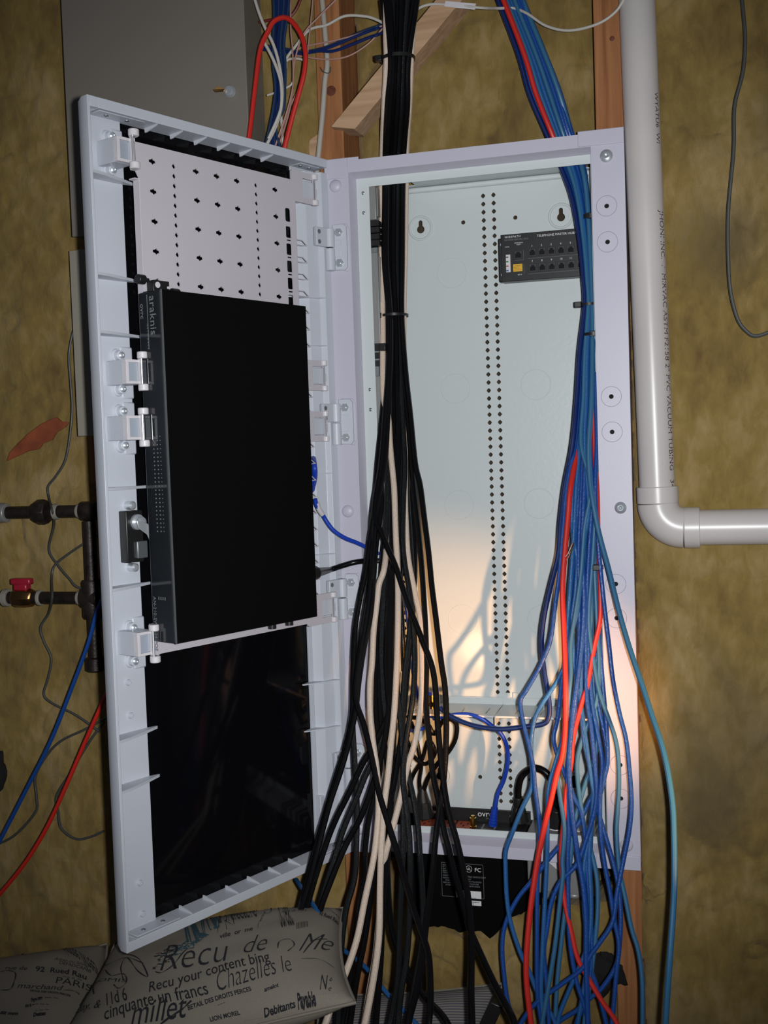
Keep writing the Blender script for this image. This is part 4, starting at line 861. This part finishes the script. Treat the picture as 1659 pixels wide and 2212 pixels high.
# coax connector on top of shelf
CN = tag(empty('coax_connector', W(933, 1520, .03)), 'metal coaxial connector with a blue sleeve above the left shelf', 'connector')
MB().lathe((0, 0, -.008), (0, 0, 1), [(0, .0035), (.004, .0035), (.0042, .0055), (.010, .0055), (.0102, .0042), (.018, .0042), (.0185, .0050), (.022, .005)], 16).build('barrel', M_brass, CN)
MB().lathe((0, 0, .014), (0, 0, 1), [(0, .0054), (.005, .0054)], 16).build('sleeve', M_bluepatch, CN)
MB().cyl((0, 0, -.016), (0, 0, -.008), .004, n=6).build('nut', M_screw, CN)

# ================================================================== WALL ITEMS, LEFT
def wx(px, py, Y): return W(px, py, Y)
gx0 = W(137, 100, -.045).x; gx1 = -.110; gz = W(185, 508, -.045).z
GE = tag(empty('steel_cabinet', (gx0, -.045, gz)), 'large taupe steel cabinet with a keyed lock above the opened door', 'cabinet')
gw = gx1-gx0; gh = 1.50-gz
MB().box(.002, gw-.001, .003, .071, 0, gh).build('case', M_beige, GE, .001)
MB().box(0, gw, -.0015, .003, -.001, gh).build('cabinet_door', M_beige, GE, .0012)
kp = W(497, 198, -.048)-GE.location; LK = MB().lathe(kp, (0, -1, 0), [(0, .0095), (.002, .0095), (.0045, .0075), (.006, .0072), (.0065, .005), (.006, .0)], 24).build('lock', M_screw, GE)
MB().prism([(kp.x-.004, kp.y-.010, kp.z+.002), (kp.x-.014, kp.y-.014, kp.z+.006), (kp.x-.021, kp.y-.016, kp.z+.001), (kp.x-.018, kp.y-.015, kp.z-.003), (kp.x-.006, kp.y-.011, kp.z-.002)], (0, .0015, 0)).build('key', M_brass, GE)
for z in (.25, .40, .55): screw(GE, (gw+.0, .045, z), (1, 0, 0), .002, .001, M_dull)
lx0 = W(150, 543, -.03); lz1 = lx0.z; lz0 = W(172, 941, -.03).z
LE = tag(empty('lower_steel_cabinet', (lx0.x, -.03, lz0)), 'narrow visible edge of a lighter taupe cabinet under the large one', 'cabinet')
MB().box(.002, .26, .003, .056, 0, lz1-lz0).build('case', M_beige2, LE, .001); MB().box(0, .262, -.0015, .003, -.001, lz1-lz0+.001).build('cabinet_door', M_beige2, LE, .001)
# wooden blocking behind it
p = W(183, 990, .0); MB().box(p.x-.002, p.x+.05, .018, .05, W(180, 1045, 0).z, W(180, 940, 0).z).build('blocking', M_stud, wall)
# orange sheet in the wool
pts = [(14, 996), (20, 978), (34, 962), (58, 938), (88, 916), (108, 906), (122, 901), (132, 910), (148, 912), (141, 922), (122, 934), (112, 950), (92, 958), (84, 970), (62, 974), (40, 984), (26, 990)]
MBo = MB(); MBo.prism([W(x, y, .006) for x, y in pts], (0, .004, 0)); tag(MBo.build('orange_sheet_scrap', M_orangesheet, None, .001), 'torn orange plastic sheet scrap in the wool left of the door', 'plastic scrap')
# ---- black iron gas pipes
def pipe_run(label, ya, name):
    o = tag(empty(name), label, 'pipe', 'black iron gas pipes left of the door'); return o
Yp = -.030
G1 = pipe_run('upper black iron pipe run with a union coupling, left of the door', 1106, 'iron_pipe')
a, b = W(-60, 1106, Yp), W(206, 1107, Yp); a = Vector((a.x, Yp, (a.z+b.z)/2)); b.z = a.z
MB().cyl(a, b, .0105, n=24).build('pipe', M_iron, G1)
dx = Vector((1, 0, 0)); sc = (b-a).length/266
def fit(parent, pA, h0, prof, name='fitting', axis=(1, 0, 0), n=8, m=None): return MB().lathe(pA+Vector(axis)*h0, axis, prof, n).build(name, m or M_iron, parent, .001)
X1 = lambda px: W(px, 1106, Yp).x-a.x
fit(G1, a, X1(72), [(0, .013), (.003, .017), (.010, .021), (.020, .0215), (.028, .019), (.030, .014)], 'union', n=8)
fit(G1, a, X1(118), [(0, .0135), (.008, .0125)], 'joint_tape', n=20, m=M_tape)
fit(G1, a, X1(0), [(0, .017), (.014, .016), (.015, .013)], 'coupling', n=20, m=M_grout)
fit(G1, a, X1(168), [(0, .0115), (.006, .0125)], 'joint_tape', n=20, m=M_tape)
fit(G1, a, X1(176), [(0, .0145), (.003, .016), (.020, .016), (.030, .0145)], 'elbow', n=24)
G2 = pipe_run('lower black iron pipe run with the red valve and a drip leg', 1291, 'iron_pipe')
a = W(-60, 1291, Yp); b = W(200, 1291, Yp); b.z = a.z; zc = a.z
MB().cyl(a, b, .0105, n=24).build('pipe', M_iron, G2)
fit(G2, a, X1(0), [(0, .015), (.010, .015)], 'joint_tape', n=20, m=M_tape)
fit(G2, a, X1(20), [(0, .013), (.004, .016), (.022, .0165), (.036, .015), (.040, .012)], 'valve_body', n=8, m=M_brass)
fit(G2, a, X1(75), [(0, .0135), (.006, .013)], 'joint_tape', n=20, m=M_tape)
fit(G2, a, X1(160), [(0, .0115), (.006, .0125)], 'joint_tape', n=20, m=M_tape)
fit(G2, a, X1(168), [(0, .0145), (.003, .017), (.034, .017)], 'tee', n=24)
cxp = W(200, 1291, Yp).x
vb = W(197, 1450, Yp); MB().cyl((cxp, Yp, zc+.126), (cxp, Yp, vb.z+.02), .0105, n=24).build('pipe', M_iron, G2)
MB().lathe((cxp, Yp, vb.z), (0, 0, 1), [(0, .012), (.003, .0165), (.022, .0165), (.024, .013)], 20).build('end_cap', M_iron, G2)
MB().lathe((cxp, Yp, zc-.034), (0, 0, 1), [(0, .0145), (.004, .017), (.030, .0165), (.060, .0165), (.064, .0145)], 24).build('tee', M_iron, G2)
vp = W(48, 1291, Yp); MB().cyl((vp.x, Yp, zc+.010), (vp.x, Yp, zc+.026), .0065, n=16).build('valve_stem', M_brass, G2)
h = MB(); h.box(vp.x-.018, vp.x+.020, Yp-.007, Yp+.007, zc+.022, zc+.033); h.box(vp.x-.012, vp.x+.014, Yp-.008, Yp+.008, zc+.012, zc+.024); h.build('valve_handle', M_valve, G2, .003)
# ---- loose wires left
def wire(name, pts, r, m, label, Y, cat='wire', grp=None):
    return cable(name, [(p[0], p[1], p[2] if len(p) > 2 else Y) for p in pts], r, m, label, cat, grp, n=8)
wire('grey_wire', [(190, 700), (165, 705), (156, 725), (149, 771), (153, 830), (156, 884), (150, 950), (140, 997), (120, 1030), (104, 1051), (106, 1075, -.006), (112, 1100, -.045), (117, 1133, -.02), (106, 1187), (127, 1223), (150, 1250), (167, 1268), (200, 1273)], .0020, M_greyd, 'thin grey wire running from the lighter cabinet down past the upper iron pipe', -.004)
wire('grey_wire', [(215, 1158), (201, 1162), (149, 1196), (118, 1222), (112, 1250, -.01), (113, 1291, -.045), (105, 1325, -.01), (88, 1355), (95, 1385), (111, 1422), (104, 1465), (95, 1500), (115, 1520), (165, 1545), (215, 1580)], .0020, M_greyd, 'thin grey wire crossing in front of the lower iron pipe', -.004)
wire('grey_wire', [(235, 1548), (185, 1575), (133, 1600), (102, 1631), (77, 1677), (79, 1720), (77, 1754), (31, 1805), (-20, 1830)], .0021, M_greyd, 'thin grey wire curling down to the left edge below the blue one', -.002)
wire('grey_wire', [(225, 1560), (195, 1600), (154, 1667), (123, 1718), (126, 1755), (133, 1790), (164, 1812), (195, 1808), (225, 1795)], .0021, M_greyd, 'grey wire with a loose hooked end beside the lower part of the door', -.002)
wire('blue_wall_cable', [(228, 1280), (208, 1325), (190, 1392), (150, 1500), (110, 1600), (60, 1700), (-20, 1855)], .0032, M_blue1, 'blue cable slanting down to the left edge of the wall', -.07, 'cable')
wire('blue_floor_cable', [(640, 1900, -.10), (660, 1930, -.16), (684, 1965, -.205), (705, 2000, -.225), (735, 2045, -.22), (790, 2090, -.17), (840, 2150, -.16), (900, 2212, -.16), (930, 2250, -.16)], .0031, M_blue2, 'blue cable trailing over the pillow behind the black cables', -.2, 'cable')
wire('red_wall_cable', [(245, 1460), (224, 1512), (185, 1600), (142, 1700), (100, 1790), (50, 1870), (-20, 1955)], .0034, M_red, 'red cable slanting down to the left edge below the blue one', -.07, 'cable')
# ---- cable tangle above the door
wire('red_loop_cable', [(524, 380), (538, 297), (551, 190), (562, 108), (579, 68), (592, 46), (614, 38), (633, 49), (652, 79), (660, 117), (657, 157), (646, 201), (630, 258), (612, 330)], .0036, M_red, 'red cable looped above the door beside the taupe cabinet', -.065, 'cable')
wire('maroon_wire', [(560, 48), (590, 42), (619, 41), (640, 20), (656, -20)], .0022, M_darkred, 'dark red wire at the top beside the taupe cabinet', -.02)
GW = 'white wires beside the taupe cabinet'
wire('white_wire', [(545, -20), (557, 20), (570, 54), (592, 100), (605, 150), (610, 200), (606, 240), (595, 275), (575, 315)], .0024, M_white, 'white wire hanging from the top edge beside the taupe cabinet', -.045, 'wire', GW)
wire('white_wire', [(568, 88), (580, 108), (595, 140), (607, 180), (608, 225), (600, 255), (580, 300)], .0024, M_white, 'white wire emerging halfway down the side of the taupe cabinet', -.050, 'wire', GW)
wire('white_wire', [(612, 330), (606, 230), (603, 200), (617, 150), (619, 127), (636, 103), (668, 65), (706, 54), (744, 35), (785, 35), (812, 42), (850, 62)], .0021, M_white, 'white wire crossing the stud to the black bundle', -.015, 'wire', GW)
wire('white_wire', [(577, 206), (600, 198), (625, 186), (632, 178)], .0016, M_white, 'short white wire low beside the taupe cabinet', -.02, 'wire', GW)
wire('white_wire', [(610, 142), (625, 128), (650, 128), (662, 136)], .0018, M_white, 'short white wire arch inside the red loop', -.02, 'wire', GW)
GN = 'dark blue wires hanging beside the taupe cabinet'
for k in range(7):
    dx_ = k*5.5; j = random.uniform(-4, 4)
    wire('dark_blue_wire', [(590+dx_*1.1, -20), (592+dx_*.9, 30), (592+dx_*.7+j, 90), (590+dx_*.8, 140), (597+dx_*.6+j, 190), (590+dx_*.7, 235), (583+dx_*.4, 271), (572+dx_, 320)], .0021, M_blue3 if k % 2 else M_bluedim, 'thin dark blue wire hanging in the cluster beside the taupe cabinet', -.030+.004*(k % 3), 'wire', GN)
GP = 'pink wires beside the stud'
wire('pink_wire', [(745, -20), (715, 10), (690, 35), (655, 75), (636, 135), (632, 190), (620, 240), (600, 300), (590, 330)], .0013, M_pink, 'thin pink wire slanting from the top over the stud', -.03, 'wire', GP)
wire('pink_wire', [(628, -20), (628, 60), (632, 110), (633, 180), (625, 240), (604, 310)], .0013, M_pink, 'thin pink wire hanging straight through the red loop', -.028, 'wire', GP)
wire('pink_wire', [(678, -20), (670, 60), (662, 130), (650, 180), (625, 235), (598, 310)], .0013, M_pink, 'thin pink wire just right of the red loop', -.020, 'wire', GP)
wire('pink_wire', [(828, 55), (770, 75), (720, 88), (660, 100), (640, 108)], .0013, M_pink, 'thin pink wire over the blue wires crossing the stud', -.006, 'wire', GP)
wire('pink_wire', [(828, 60), (795, 95), (750, 122), (700, 128), (640, 120)], .0013, M_pink, 'thin pink wire sagging under the blue wires crossing the stud', -.006, 'wire', GP)
GH = 'dark blue wires crossing the stud'
for k, (o1, o2) in enumerate(((0, 0), (4, 5), (18, 8))):
    wire('dark_blue_wire', [(565, 98+o2), (608, 104+o2), (652, 112+o2*.4), (690, 106+o2*.5), (720, 96+o1*.8), (760, 78+o1), (800, 62+o1), (818, 56+o1), (850, 40+o1, .02)], .0023, M_blue3 if k else M_bluedim, ('upper', 'middle', 'lower')[k]+' of three dark blue wires crossing the stud to the black bundle', -.004-.002*k, 'wire', GH)
gc = tag(empty('grey_sheathed_cable'), 'thick grey cable stapled down the left stud', 'cable')
MB().tube(spline([W(*p) for p in ((694, -20, .014), (702, 68, .014), (707, 136, .014), (702, 176, .014), (697, 244, .014), (688, 336, .012), (680, 420, .012))], 6), .0042, 12).build('jacket', M_greyc, gc)
MB().tube(spline([W(*p) for p in ((692, 146, .016), (697, 154, .010), (706, 158, .008), (713, 156, .012), (714, 145, .018))], 5), .0009, 6).build('staple', M_dull, gc)
tw_ = tag(empty('tagged_white_wire'), 'white wire with a paper tag running across the top behind the blue bundle', 'wire')
MB().tube(spline([W(*p) for p in ((890, 60, .02), (897, 35, .01), (905, 18, .0), (935, 9, .0), (985, 12, .0), (1040, 17, .0), (1075, 18, .03), (1110, 18, .04), (1140, 30, .03), (1180, 56, .02), (1230, 66, .01), (1290, 52, .0), (1330, 25, -.005), (1352, -10, -.01))], 6), .0020, 10).build('jacket', M_white, tw_)
q0, q1, q2, q3 = W(962, 2, -.003), W(1028, 8, -.003), W(1026, 21, -.003), W(960, 14, -.003)
MB().prism([q0, q1, q2, q3], (0, .0006, 0)).build('paper_tag', M_clamp, tw_)
wire('grey_wall_cord', [(1601, -20), (1606, 30), (1610, 87), (1605, 156), (1587, 231), (1585, 324), (1573, 462), (1574, 578), (1580, 640), (1594, 690), (1612, 715), (1635, 726), (1680, 710)], .0026, M_greyd, 'dark grey cord hanging on the wool at the far right', .004, 'cable')
# matte black lumps at the left edge and in the lower bay
def lump(name, c, r, sc, label):
    b = MB(); b.ball((0, 0, 0), r, *sc); me = b.mesh(name)
    for v in me.vertices: v.co += Vector((noise.noise(v.co*70+c), noise.noise(v.co*70+c*2), noise.noise(v.co*70+c*3)))*r*.35
    return tag(link(name, me, M_matteblack, None, c), label, 'foam piece')
lump('black_lump', W(1300, 2100, .02), .036, (.9, .55, .95), 'black lump in the wool behind the blue cables, left of the stud')
lump('black_lump', W(-2, 1668, .015), .022, (.6, .6, 1.6), 'dark lump at the left edge of the wall')

# ================================================================== PVC VACUUM PIPE
Y0 = .0095
PV = tag(empty('vacuum_pipe'), 'grey-white vacuum pipe running down the right side and elbowing right', 'pipe')
pr = .0254
def pc(px, py): return W(px, py, Y0-.004)
top_c = (pc(1338, 0)+pc(1415, 0))/2; 
t0 = W(1376, 0, Y0); t1 = W(1420, 1060, Y0); t1b = W(1424, 1140, Y0)
dirv = (t1-t0).normalized(); topp = t0-dirv*.25
MB().cyl(topp, t1, pr, n=48).build('pipe', M_pvc, PV)
el = W(1426, 1165, Y0); hr0 = W(1470, 1171, Y0); hz = (W(1560, 1168, Y0)-W(1470, 1171, Y0)).normalized(); hz = Vector((1, 0, -.0)).normalized()
A_ = t1b; e0 = A_
R_el = .036
P_ = [t1-dirv*.0, t1+dirv*.018]
base = t1+dirv*.018; cen = base+Vector((R_el, 0, 0))
arc = [base+Vector((R_el*(1-math.cos(a)), 0, -R_el*math.sin(a))) for a in [PI/2*k/14 for k in range(15)]]
MB().cyl(t1-dirv*.006, base, pr+.0042, n=48).tube(arc, pr+.0040, 48).cyl(arc[-1], arc[-1]+Vector((.022, 0, 0)), pr+.0042, n=48).build('elbow', M_pvc, PV, .0012)
MB().cyl(arc[-1], arc[-1]+Vector((.6, 0, 0)), pr, n=48).build('pipe', M_pvc, PV)
def on_pipe(s, size, start, length, phi):
    me = text_mesh(s, size, t=.0001)
    if not me.vertices: return
    for v in me.vertices:
        x, y = v.co.x, v.co.y; a = phi+y/pr
        v.co = Vector((start.x+math.sin(a)*(pr+.0003), start.y-math.cos(a)*(pr+.0003), start.z))+dirv*x
    link('pipe_print', me, M_ink, PV)
s0 = t0+dirv*.12
on_pipe('JHONI INC.  /  MIRVAC ASTM F2158 2" PVC VACUUM TUBING   34007 VNTGT-S', .0135, t0+dirv*.30, 0, math.radians(58))
on_pipe('WYATU6  WI', .012, t0+dirv*.135, 0, math.radians(58))

# ================================================================== PILLOWS
def pillow(name, TL, TR, BR, BL, puff, mt, label, loc_n=34, pinch=.05):
    TL, TR, BR, BL = map(Vector, (TL, TR, BR, BL)); nrm = (TR-BL).cross(TL-BR); nrm.normalize()
    if nrm.dot(CAM-TL) < 0: nrm = -nrm
    def S(u, v, s=1):                # u,v in 0..1, v=0 at bottom
        cu, cv = abs(2*u-1), abs(2*v-1)
        # edges pull in between the corners
        uu = .5+(u-.5)*(1-pinch*(1-cv**2)*cu*2*0.6); vv = .5+(v-.5)*(1-pinch*(1-cu**2)*cv*2*.6)
        p = (BL*(1-uu)+BR*uu)*(1-vv)+(TL*(1-uu)+TR*uu)*vv
        hgt = ((1-cu**2.6)*(1-cv**2.6))**.55*puff
        w_ = .004*noise.noise(Vector((u*6, v*6, puff*9)))*((1-cu)*(1-cv))**.3
        return p+nrm*s*(hgt+w_)
    n = loc_n; vs = []; fs = []
    for s in (1, -1):
        for j in range(n+1):
            for i in range(n+1): vs.append(S(i/n, j/n, s))
    K = (n+1)**2; uvs = {}
    for s in range(2):
        for j in range(n):
            for i in range(n):
                a = s*K+j*(n+1)+i; f = (a, a+1, a+n+2, a+n+1); fs.append(f if s == 0 else f[::-1])
    me = bpy.data.meshes.new(name); me.from_pydata(vs, [], fs); me.update()
    uvl = me.uv_layers.new(name='UVMap')
    for lp in me.loops:
        k = lp.vertex_index % K; uvl.data[lp.index].uv = ((k % (n+1))/n, (k//(n+1))/n)
    bm = bmesh.new(); bm.from_mesh(me); bmesh.ops.remove_doubles(bm, verts=bm.verts, dist=1e-5); bmesh.ops.recalc_face_normals(bm, faces=bm.faces); bm.to_mesh(me); bm.free(); smooth(me, 2)
    root = tag(empty(name), label, 'pillow'); link('cover', me, mt, root)
    pip = [S(0, 0, 0), ]
    edge = [S(i/24, 0, 0) for i in range(25)]+[S(1, i/24, 0) for i in range(1, 25)]+[S(1-i/24, 1, 0) for i in range(1, 25)]+[S(0, 1-i/24, 0) for i in range(1, 25)]
    MB().tube(edge, .0022, 6).build('piping', mt, root)
    return root, S
def print_on(root, S, s, size, u, v, du, dv, m=M_inkblack, wu=1, shear=.35, bold=0, spacing=1, name='print'):
    # u,v start; baseline direction (du,dv) in the pillow's own (u,v) per metre of text
    me = text_mesh(s, size, t=0, shear=shear, spacing=spacing, bold=bold)
    if not len(me.vertices): return
    bm = bmesh.new(); bm.from_mesh(me); bmesh.ops.remove_doubles(bm, verts=bm.verts, dist=1e-6)
    for v_ in bm.verts:
        x, y = v_.co.x, v_.co.y; uu = u+x*du[0]+y*dv[0]; vv = v+x*du[1]+y*dv[1]
        uu = min(max(uu, .004), .996); vv = min(max(vv, .004), .996)
        p = S(uu, vv); e = 1e-3; q = (S(min(uu+e, 1), vv)-p).cross(S(uu, min(vv+e, 1))-p)
        if q.length > 0: q.normalize()
        if q.dot(CAM-p) < 0: q = -q
        v_.co = p+q*.0012
    bm.to_mesh(me); bm.free()
    link(name, me, m, root)
def PJ(p): q = p-CAM; z = q.dot(CF); return 829.5+F_PX*q.dot(CR)/z, 1106-F_PX*q.dot(CU)/z
def uv_at(S, px, py):
    best = None; c = (.5, .5); h = .5
    for it in range(6):
        for i in range(-6, 7):
            for j in range(-6, 7):
                a, b = c[0]+h*i/6, c[1]+h*j/6
                if not (0 <= a <= 1 and 0 <= b <= 1): continue
                x, y = PJ(S(a, b)); d = (x-px)**2+(y-py)**2
                if best is None or d < best[0]: best = (d, a, b)
        c = (best[1], best[2]); h *= .35
    return Vector((c[0], c[1], 0))
def lay(root, S, s, a, b, hpx, m=M_inkblack, shear=.35, bold=0, spacing=1):
    A, B = uv_at(S, *a), uv_at(S, *b); L_ = math.hypot(b[0]-a[0], b[1]-a[1]); up = Vector(((b[1]-a[1])/L_, -(b[0]-a[0])/L_, 0))
    C = uv_at(S, a[0]+up.x*hpx, a[1]+up.y*hpx); me = text_mesh(s, 1, t=0, shear=shear, spacing=spacing, bold=bold)
    if not len(me.vertices): return
    w_ = max(v.co.x for v in me.vertices) or 1; y0 = -.35
    bm = bmesh.new(); bm.from_mesh(me); bmesh.ops.remove_doubles(bm, verts=bm.verts, dist=1e-6)
    for v_ in bm.verts:
        q_ = A+(B-A)*(v_.co.x/w_)+(C-A)*((v_.co.y-y0)/.70); uu = min(max(q_.x, .004), .994); vv = min(max(q_.y, .004), .994)
        p = S(uu, vv); e = 1e-3; nn = (S(uu+e, vv)-p).cross(S(uu, vv+e)-p); nn.normalize()
        if nn.dot(CAM-p) < 0: nn = -nn
        v_.co = p+nn*.0012
    bm.to_mesh(me); bm.free(); link('print', me, m, root)
def curve_on(root, S, pts, wth, m=M_inkblack, name='flourish'):
    P = spline([uv_at(S, a, b) for a, b in pts], 8); vs = []; fs = []
    for i, p in enumerate(P):
        t = (P[min(i+1, len(P)-1)]-P[max(i-1, 0)]); t.normalize(); nn = Vector((-t.y, t.x, 0))*wth*(.4+.6*abs(math.sin(i*.35)))
        for s_ in (-1, 1):
            q = p+nn*s_; a_, b_ = min(max(q.x, .003), .995), min(max(q.y, .003), .995); w0 = S(a_, b_)
            nv = (S(a_+1e-3, b_)-w0).cross(S(a_, b_+1e-3)-w0); nv.normalize(); nv = nv if nv.dot(CAM-w0) > 0 else -nv; vs.append(w0+nv*.0011)
    for i in range(len(P)-1): fs.append((2*i, 2*i+1, 2*i+3, 2*i+2))
    me = bpy.data.meshes.new(name); me.from_pydata(vs, [], fs); link(name, me, m, root)
PA, SA = pillow('script_pillow', W(250, 2035, -.22), W(742, 1962, -.16), W(768, 2166, -.40), W(68, 2350, -.50), .052, M_linen, 'large linen pillow printed with French script, under the open door')
for s_, a, b, h_, k in (('Recu', (340, 2104), (509, 2079), 52, dict(bold=-.012, shear=.6)), ('de', (520, 2066), (584, 2056), 38, dict(bold=-.012, shear=.6)), ('Me', (640, 2060), (722, 2062), 38, dict(bold=-.012, shear=.6)),
    ('Recu your content bing', (321, 2147), (590, 2078), 21, dict(bold=.006)), ('Chazelles le', (468, 2149), (638, 2101), 44, dict(bold=-.012, shear=.5)),
    ('cinquante un francs', (226, 2207), (457, 2149), 25, dict(bold=.006)), ('11d 6', (228, 2176), (281, 2163), 25, dict(bold=.006)), ('day. &', (165, 2193), (218, 2180), 20, {}),
    ('ASOMIS', (206, 2163), (274, 2124), 15, dict(shear=0)), ('BETAIL DES DROITS PERCES', (407, 2184), (545, 2141), 10, dict(shear=.1, bold=.03)),
    ('millet', (281, 2222), (416, 2200), 48, dict(shear=.6)), ('LION MOREL', (455, 2208), (520, 2192), 10, dict(shear=0, bold=.03)),
    ('Debitants', (572, 2200), (642, 2176), 20, dict(bold=.03)), ('Payable', (645, 2182), (686, 2174), 34, dict(bold=.04)), ('N', (690, 2142), (710, 2141), 34, {}), ('e', (710, 2122), (718, 2122), 12, {}), ('e', (708, 2142), (716, 2142), 12, {}),
    ('. . . . . . .', (692, 2150), (728, 2147), 6, {}), ('. . . . . . . . .', (530, 2206), (568, 2198), 6, {}), ('amelot', (572, 2144), (604, 2132), 9, dict(bold=.03)), ('---', (470, 2176), (488, 2169), 8, {}),
    ('ville  or  me', (475, 2030), (548, 2011), 9, dict(bold=.02)), ('res .: ::', (556, 2010), (612, 2000), 9, {}), ('Henree livrees', (690, 1944), (732, 1956), 6, {}), ('DEFADCAND', (697, 1956), (736, 1972), 7, dict(shear=0, bold=.02)),
    ('Adres ou latour', (684, 1962), (733, 1984), 6, {}), ('92 Rued Rau', (688, 1978), (730, 2000), 7, dict(shear=0, bold=.03)), ('chambre des postes', (490, 1972), (588, 1958), 7, {}), ('et telegraphes ou ce la', (500, 1985), (600, 1968), 7, {}),
    ('sur le quai', (610, 1962), (660, 1958), 7, {}), ('mois de mars', (608, 1975), (662, 1970), 7, {}), ('la prefecture', (470, 2000), (560, 1985), 8, {}), ('bureau', (610, 2012), (640, 2006), 8, {}), ('IIIIIIII', (640, 2010), (668, 2004), 14, {})):
    lay(PA, SA, s_, a, b, h_, **k)
curve_on(PA, SA, [(335, 2100), (350, 2102), (375, 2085), (400, 2055), (420, 2048)], .0035)
curve_on(PA, SA, [(262, 2062), (300, 2072), (320, 2110), (300, 2100), (275, 2070), (262, 2090), (268, 2120)], .0028)
curve_on(PA, SA, [(228, 2096), (240, 2108), (268, 2105), (274, 2122), (258, 2136), (246, 2128)], .0028)
curve_on(PA, SA, [(215, 2088), (240, 2082), (275, 2070), (310, 2082)], .0022); curve_on(PA, SA, [(190, 2130), (205, 2132), (204, 2148)], .0035)
curve_on(PA, SA, [(170, 2170), (178, 2150), (190, 2140)], .0022)
curve_on(PA, SA, [(345, 2215), (370, 2196), (395, 2180), (414, 2162)], .0045)
curve_on(PA, SA, [(600, 2050), (604, 2035), (625, 2030), (636, 2042), (622, 2056)], .0025); curve_on(PA, SA, [(655, 2060), (678, 2034), (706, 2030)], .003); curve_on(PA, SA, [(650, 2072), (690, 2074), (722, 2092)], .0022)
curve_on(PA, SA, [(470, 2016), (500, 2010), (506, 1996), (484, 1990)], .0018); curve_on(PA, SA, [(560, 1976), (584, 1972), (586, 1960)], .0022)
rg_ = random.Random(3)
for k in range(150):
    t_ = rg_.random(); x = 330+140*t_; y = 2084-82*t_+rg_.uniform(-16, 16)*(1.15-t_); l = rg_.uniform(3, 9)
    curve_on(PA, SA, [(x, y), (x+l*rg_.uniform(-.2, 1), y-l*rg_.uniform(-.4, .6)), (x+l, y+l*rg_.uniform(-.6, .3))], .0032, M_inkteal if (t_ > .35 or k % 4 == 0) else M_inkblack, 'engraving')
PB, SB = pillow('script_pillow', W(-160, 2105, -.20), W(232, 2040, -.15), W(255, 2300, -.40), W(-170, 2380, -.44), .045, M_linen, 'second script-printed pillow at the lower left corner, half behind the large one')
for s_, a, b, h_, k in (('92  Rued Rau', (76, 2100), (186, 2119), 11, dict(shear=0, bold=.02)), ('PARIS', (118, 2126), (196, 2145), 14, dict(shear=0)), ('DEFADCANB', (127, 2084), (195, 2104), 7, dict(shear=0)),
    ('Henree livrees', (136, 2064), (204, 2080), 5, {}), ('Adres ou latour', (116, 2075), (195, 2093), 6, {}), ('marchand', (36, 2136), (137, 2142), 11, {}), ('DETAIL DES DROITS PERCES', (65, 2143), (152, 2155), 4, dict(shear=0, bold=.04)),
    ('Pris B. Pa', (134, 2113), (176, 2121), 4, {}), ('adres', (40, 2085), (90, 2076), 8, {}), ('rue de', (10, 2096), (60, 2098), 7, {}), ('Paye mm', (68, 2166), (92, 2160), 8, dict(bold=.04)), ('-- --- --', (82, 2158), (126, 2160), 5, dict(bold=.03)),
    ('-- --- --', (76, 2172), (106, 2173), 5, dict(bold=.03)), ('ou a --', (55, 2178), (76, 2174), 8, dict(bold=.04)), ('- -- --', (76, 2186), (106, 2184), 5, dict(bold=.03)), ('iiii mm', (0, 2192), (40, 2194), 7, dict(bold=.04)), ('Dettes', (72, 2198), (100, 2194), 8, dict(bold=.05))):
    lay(PB, SB, s_, a, b, h_, **k)
curve_on(PB, SB, [(2, 2140), (22, 2138), (30, 2125), (34, 2104), (20, 2098), (2, 2100)], .0035); curve_on(PB, SB, [(136, 2140), (160, 2142), (172, 2150)], .003)
PC, SCu = pillow('striped_cushion', W(690, 2150, -.10), W(1085, 2125, -.05), W(1060, 2420, -.16), W(640, 2440, -.22), .060, M_ticking, 'grey striped cushion behind the black cables at the bottom')
# folding crate post seen beside the cushion
MB_ = MB(); a, b = W(1068, 2165, -.12), W(1030, 2260, -.12); MB_.prism([a+Vector((-.006, 0, 0)), a+Vector((.012, 0, -.006)), b+Vector((.012, 0, 0)), b+Vector((-.012, 0, 0))], (0, .05, 0)); tag(MB_.build('black_strap', M_blackpl, None, .002), 'black strap end standing beside the striped cushion', 'strap')
# a low bench carries the pillows, out of the frame
BN = tag(empty('low_bench', (.0, -.25, -.62)), 'low bench under the pillows, below the picture edge', 'bench')
MB().box(-.55, .50, -.33, .25, .12, .16).build('seat', M_stud, BN, .003)
for x in (-.50, .43):
    for y in (-.30, .20): MB().box(x, x+.05, y-.02, y+.03, 0, .12).build('leg', M_stud, BN)
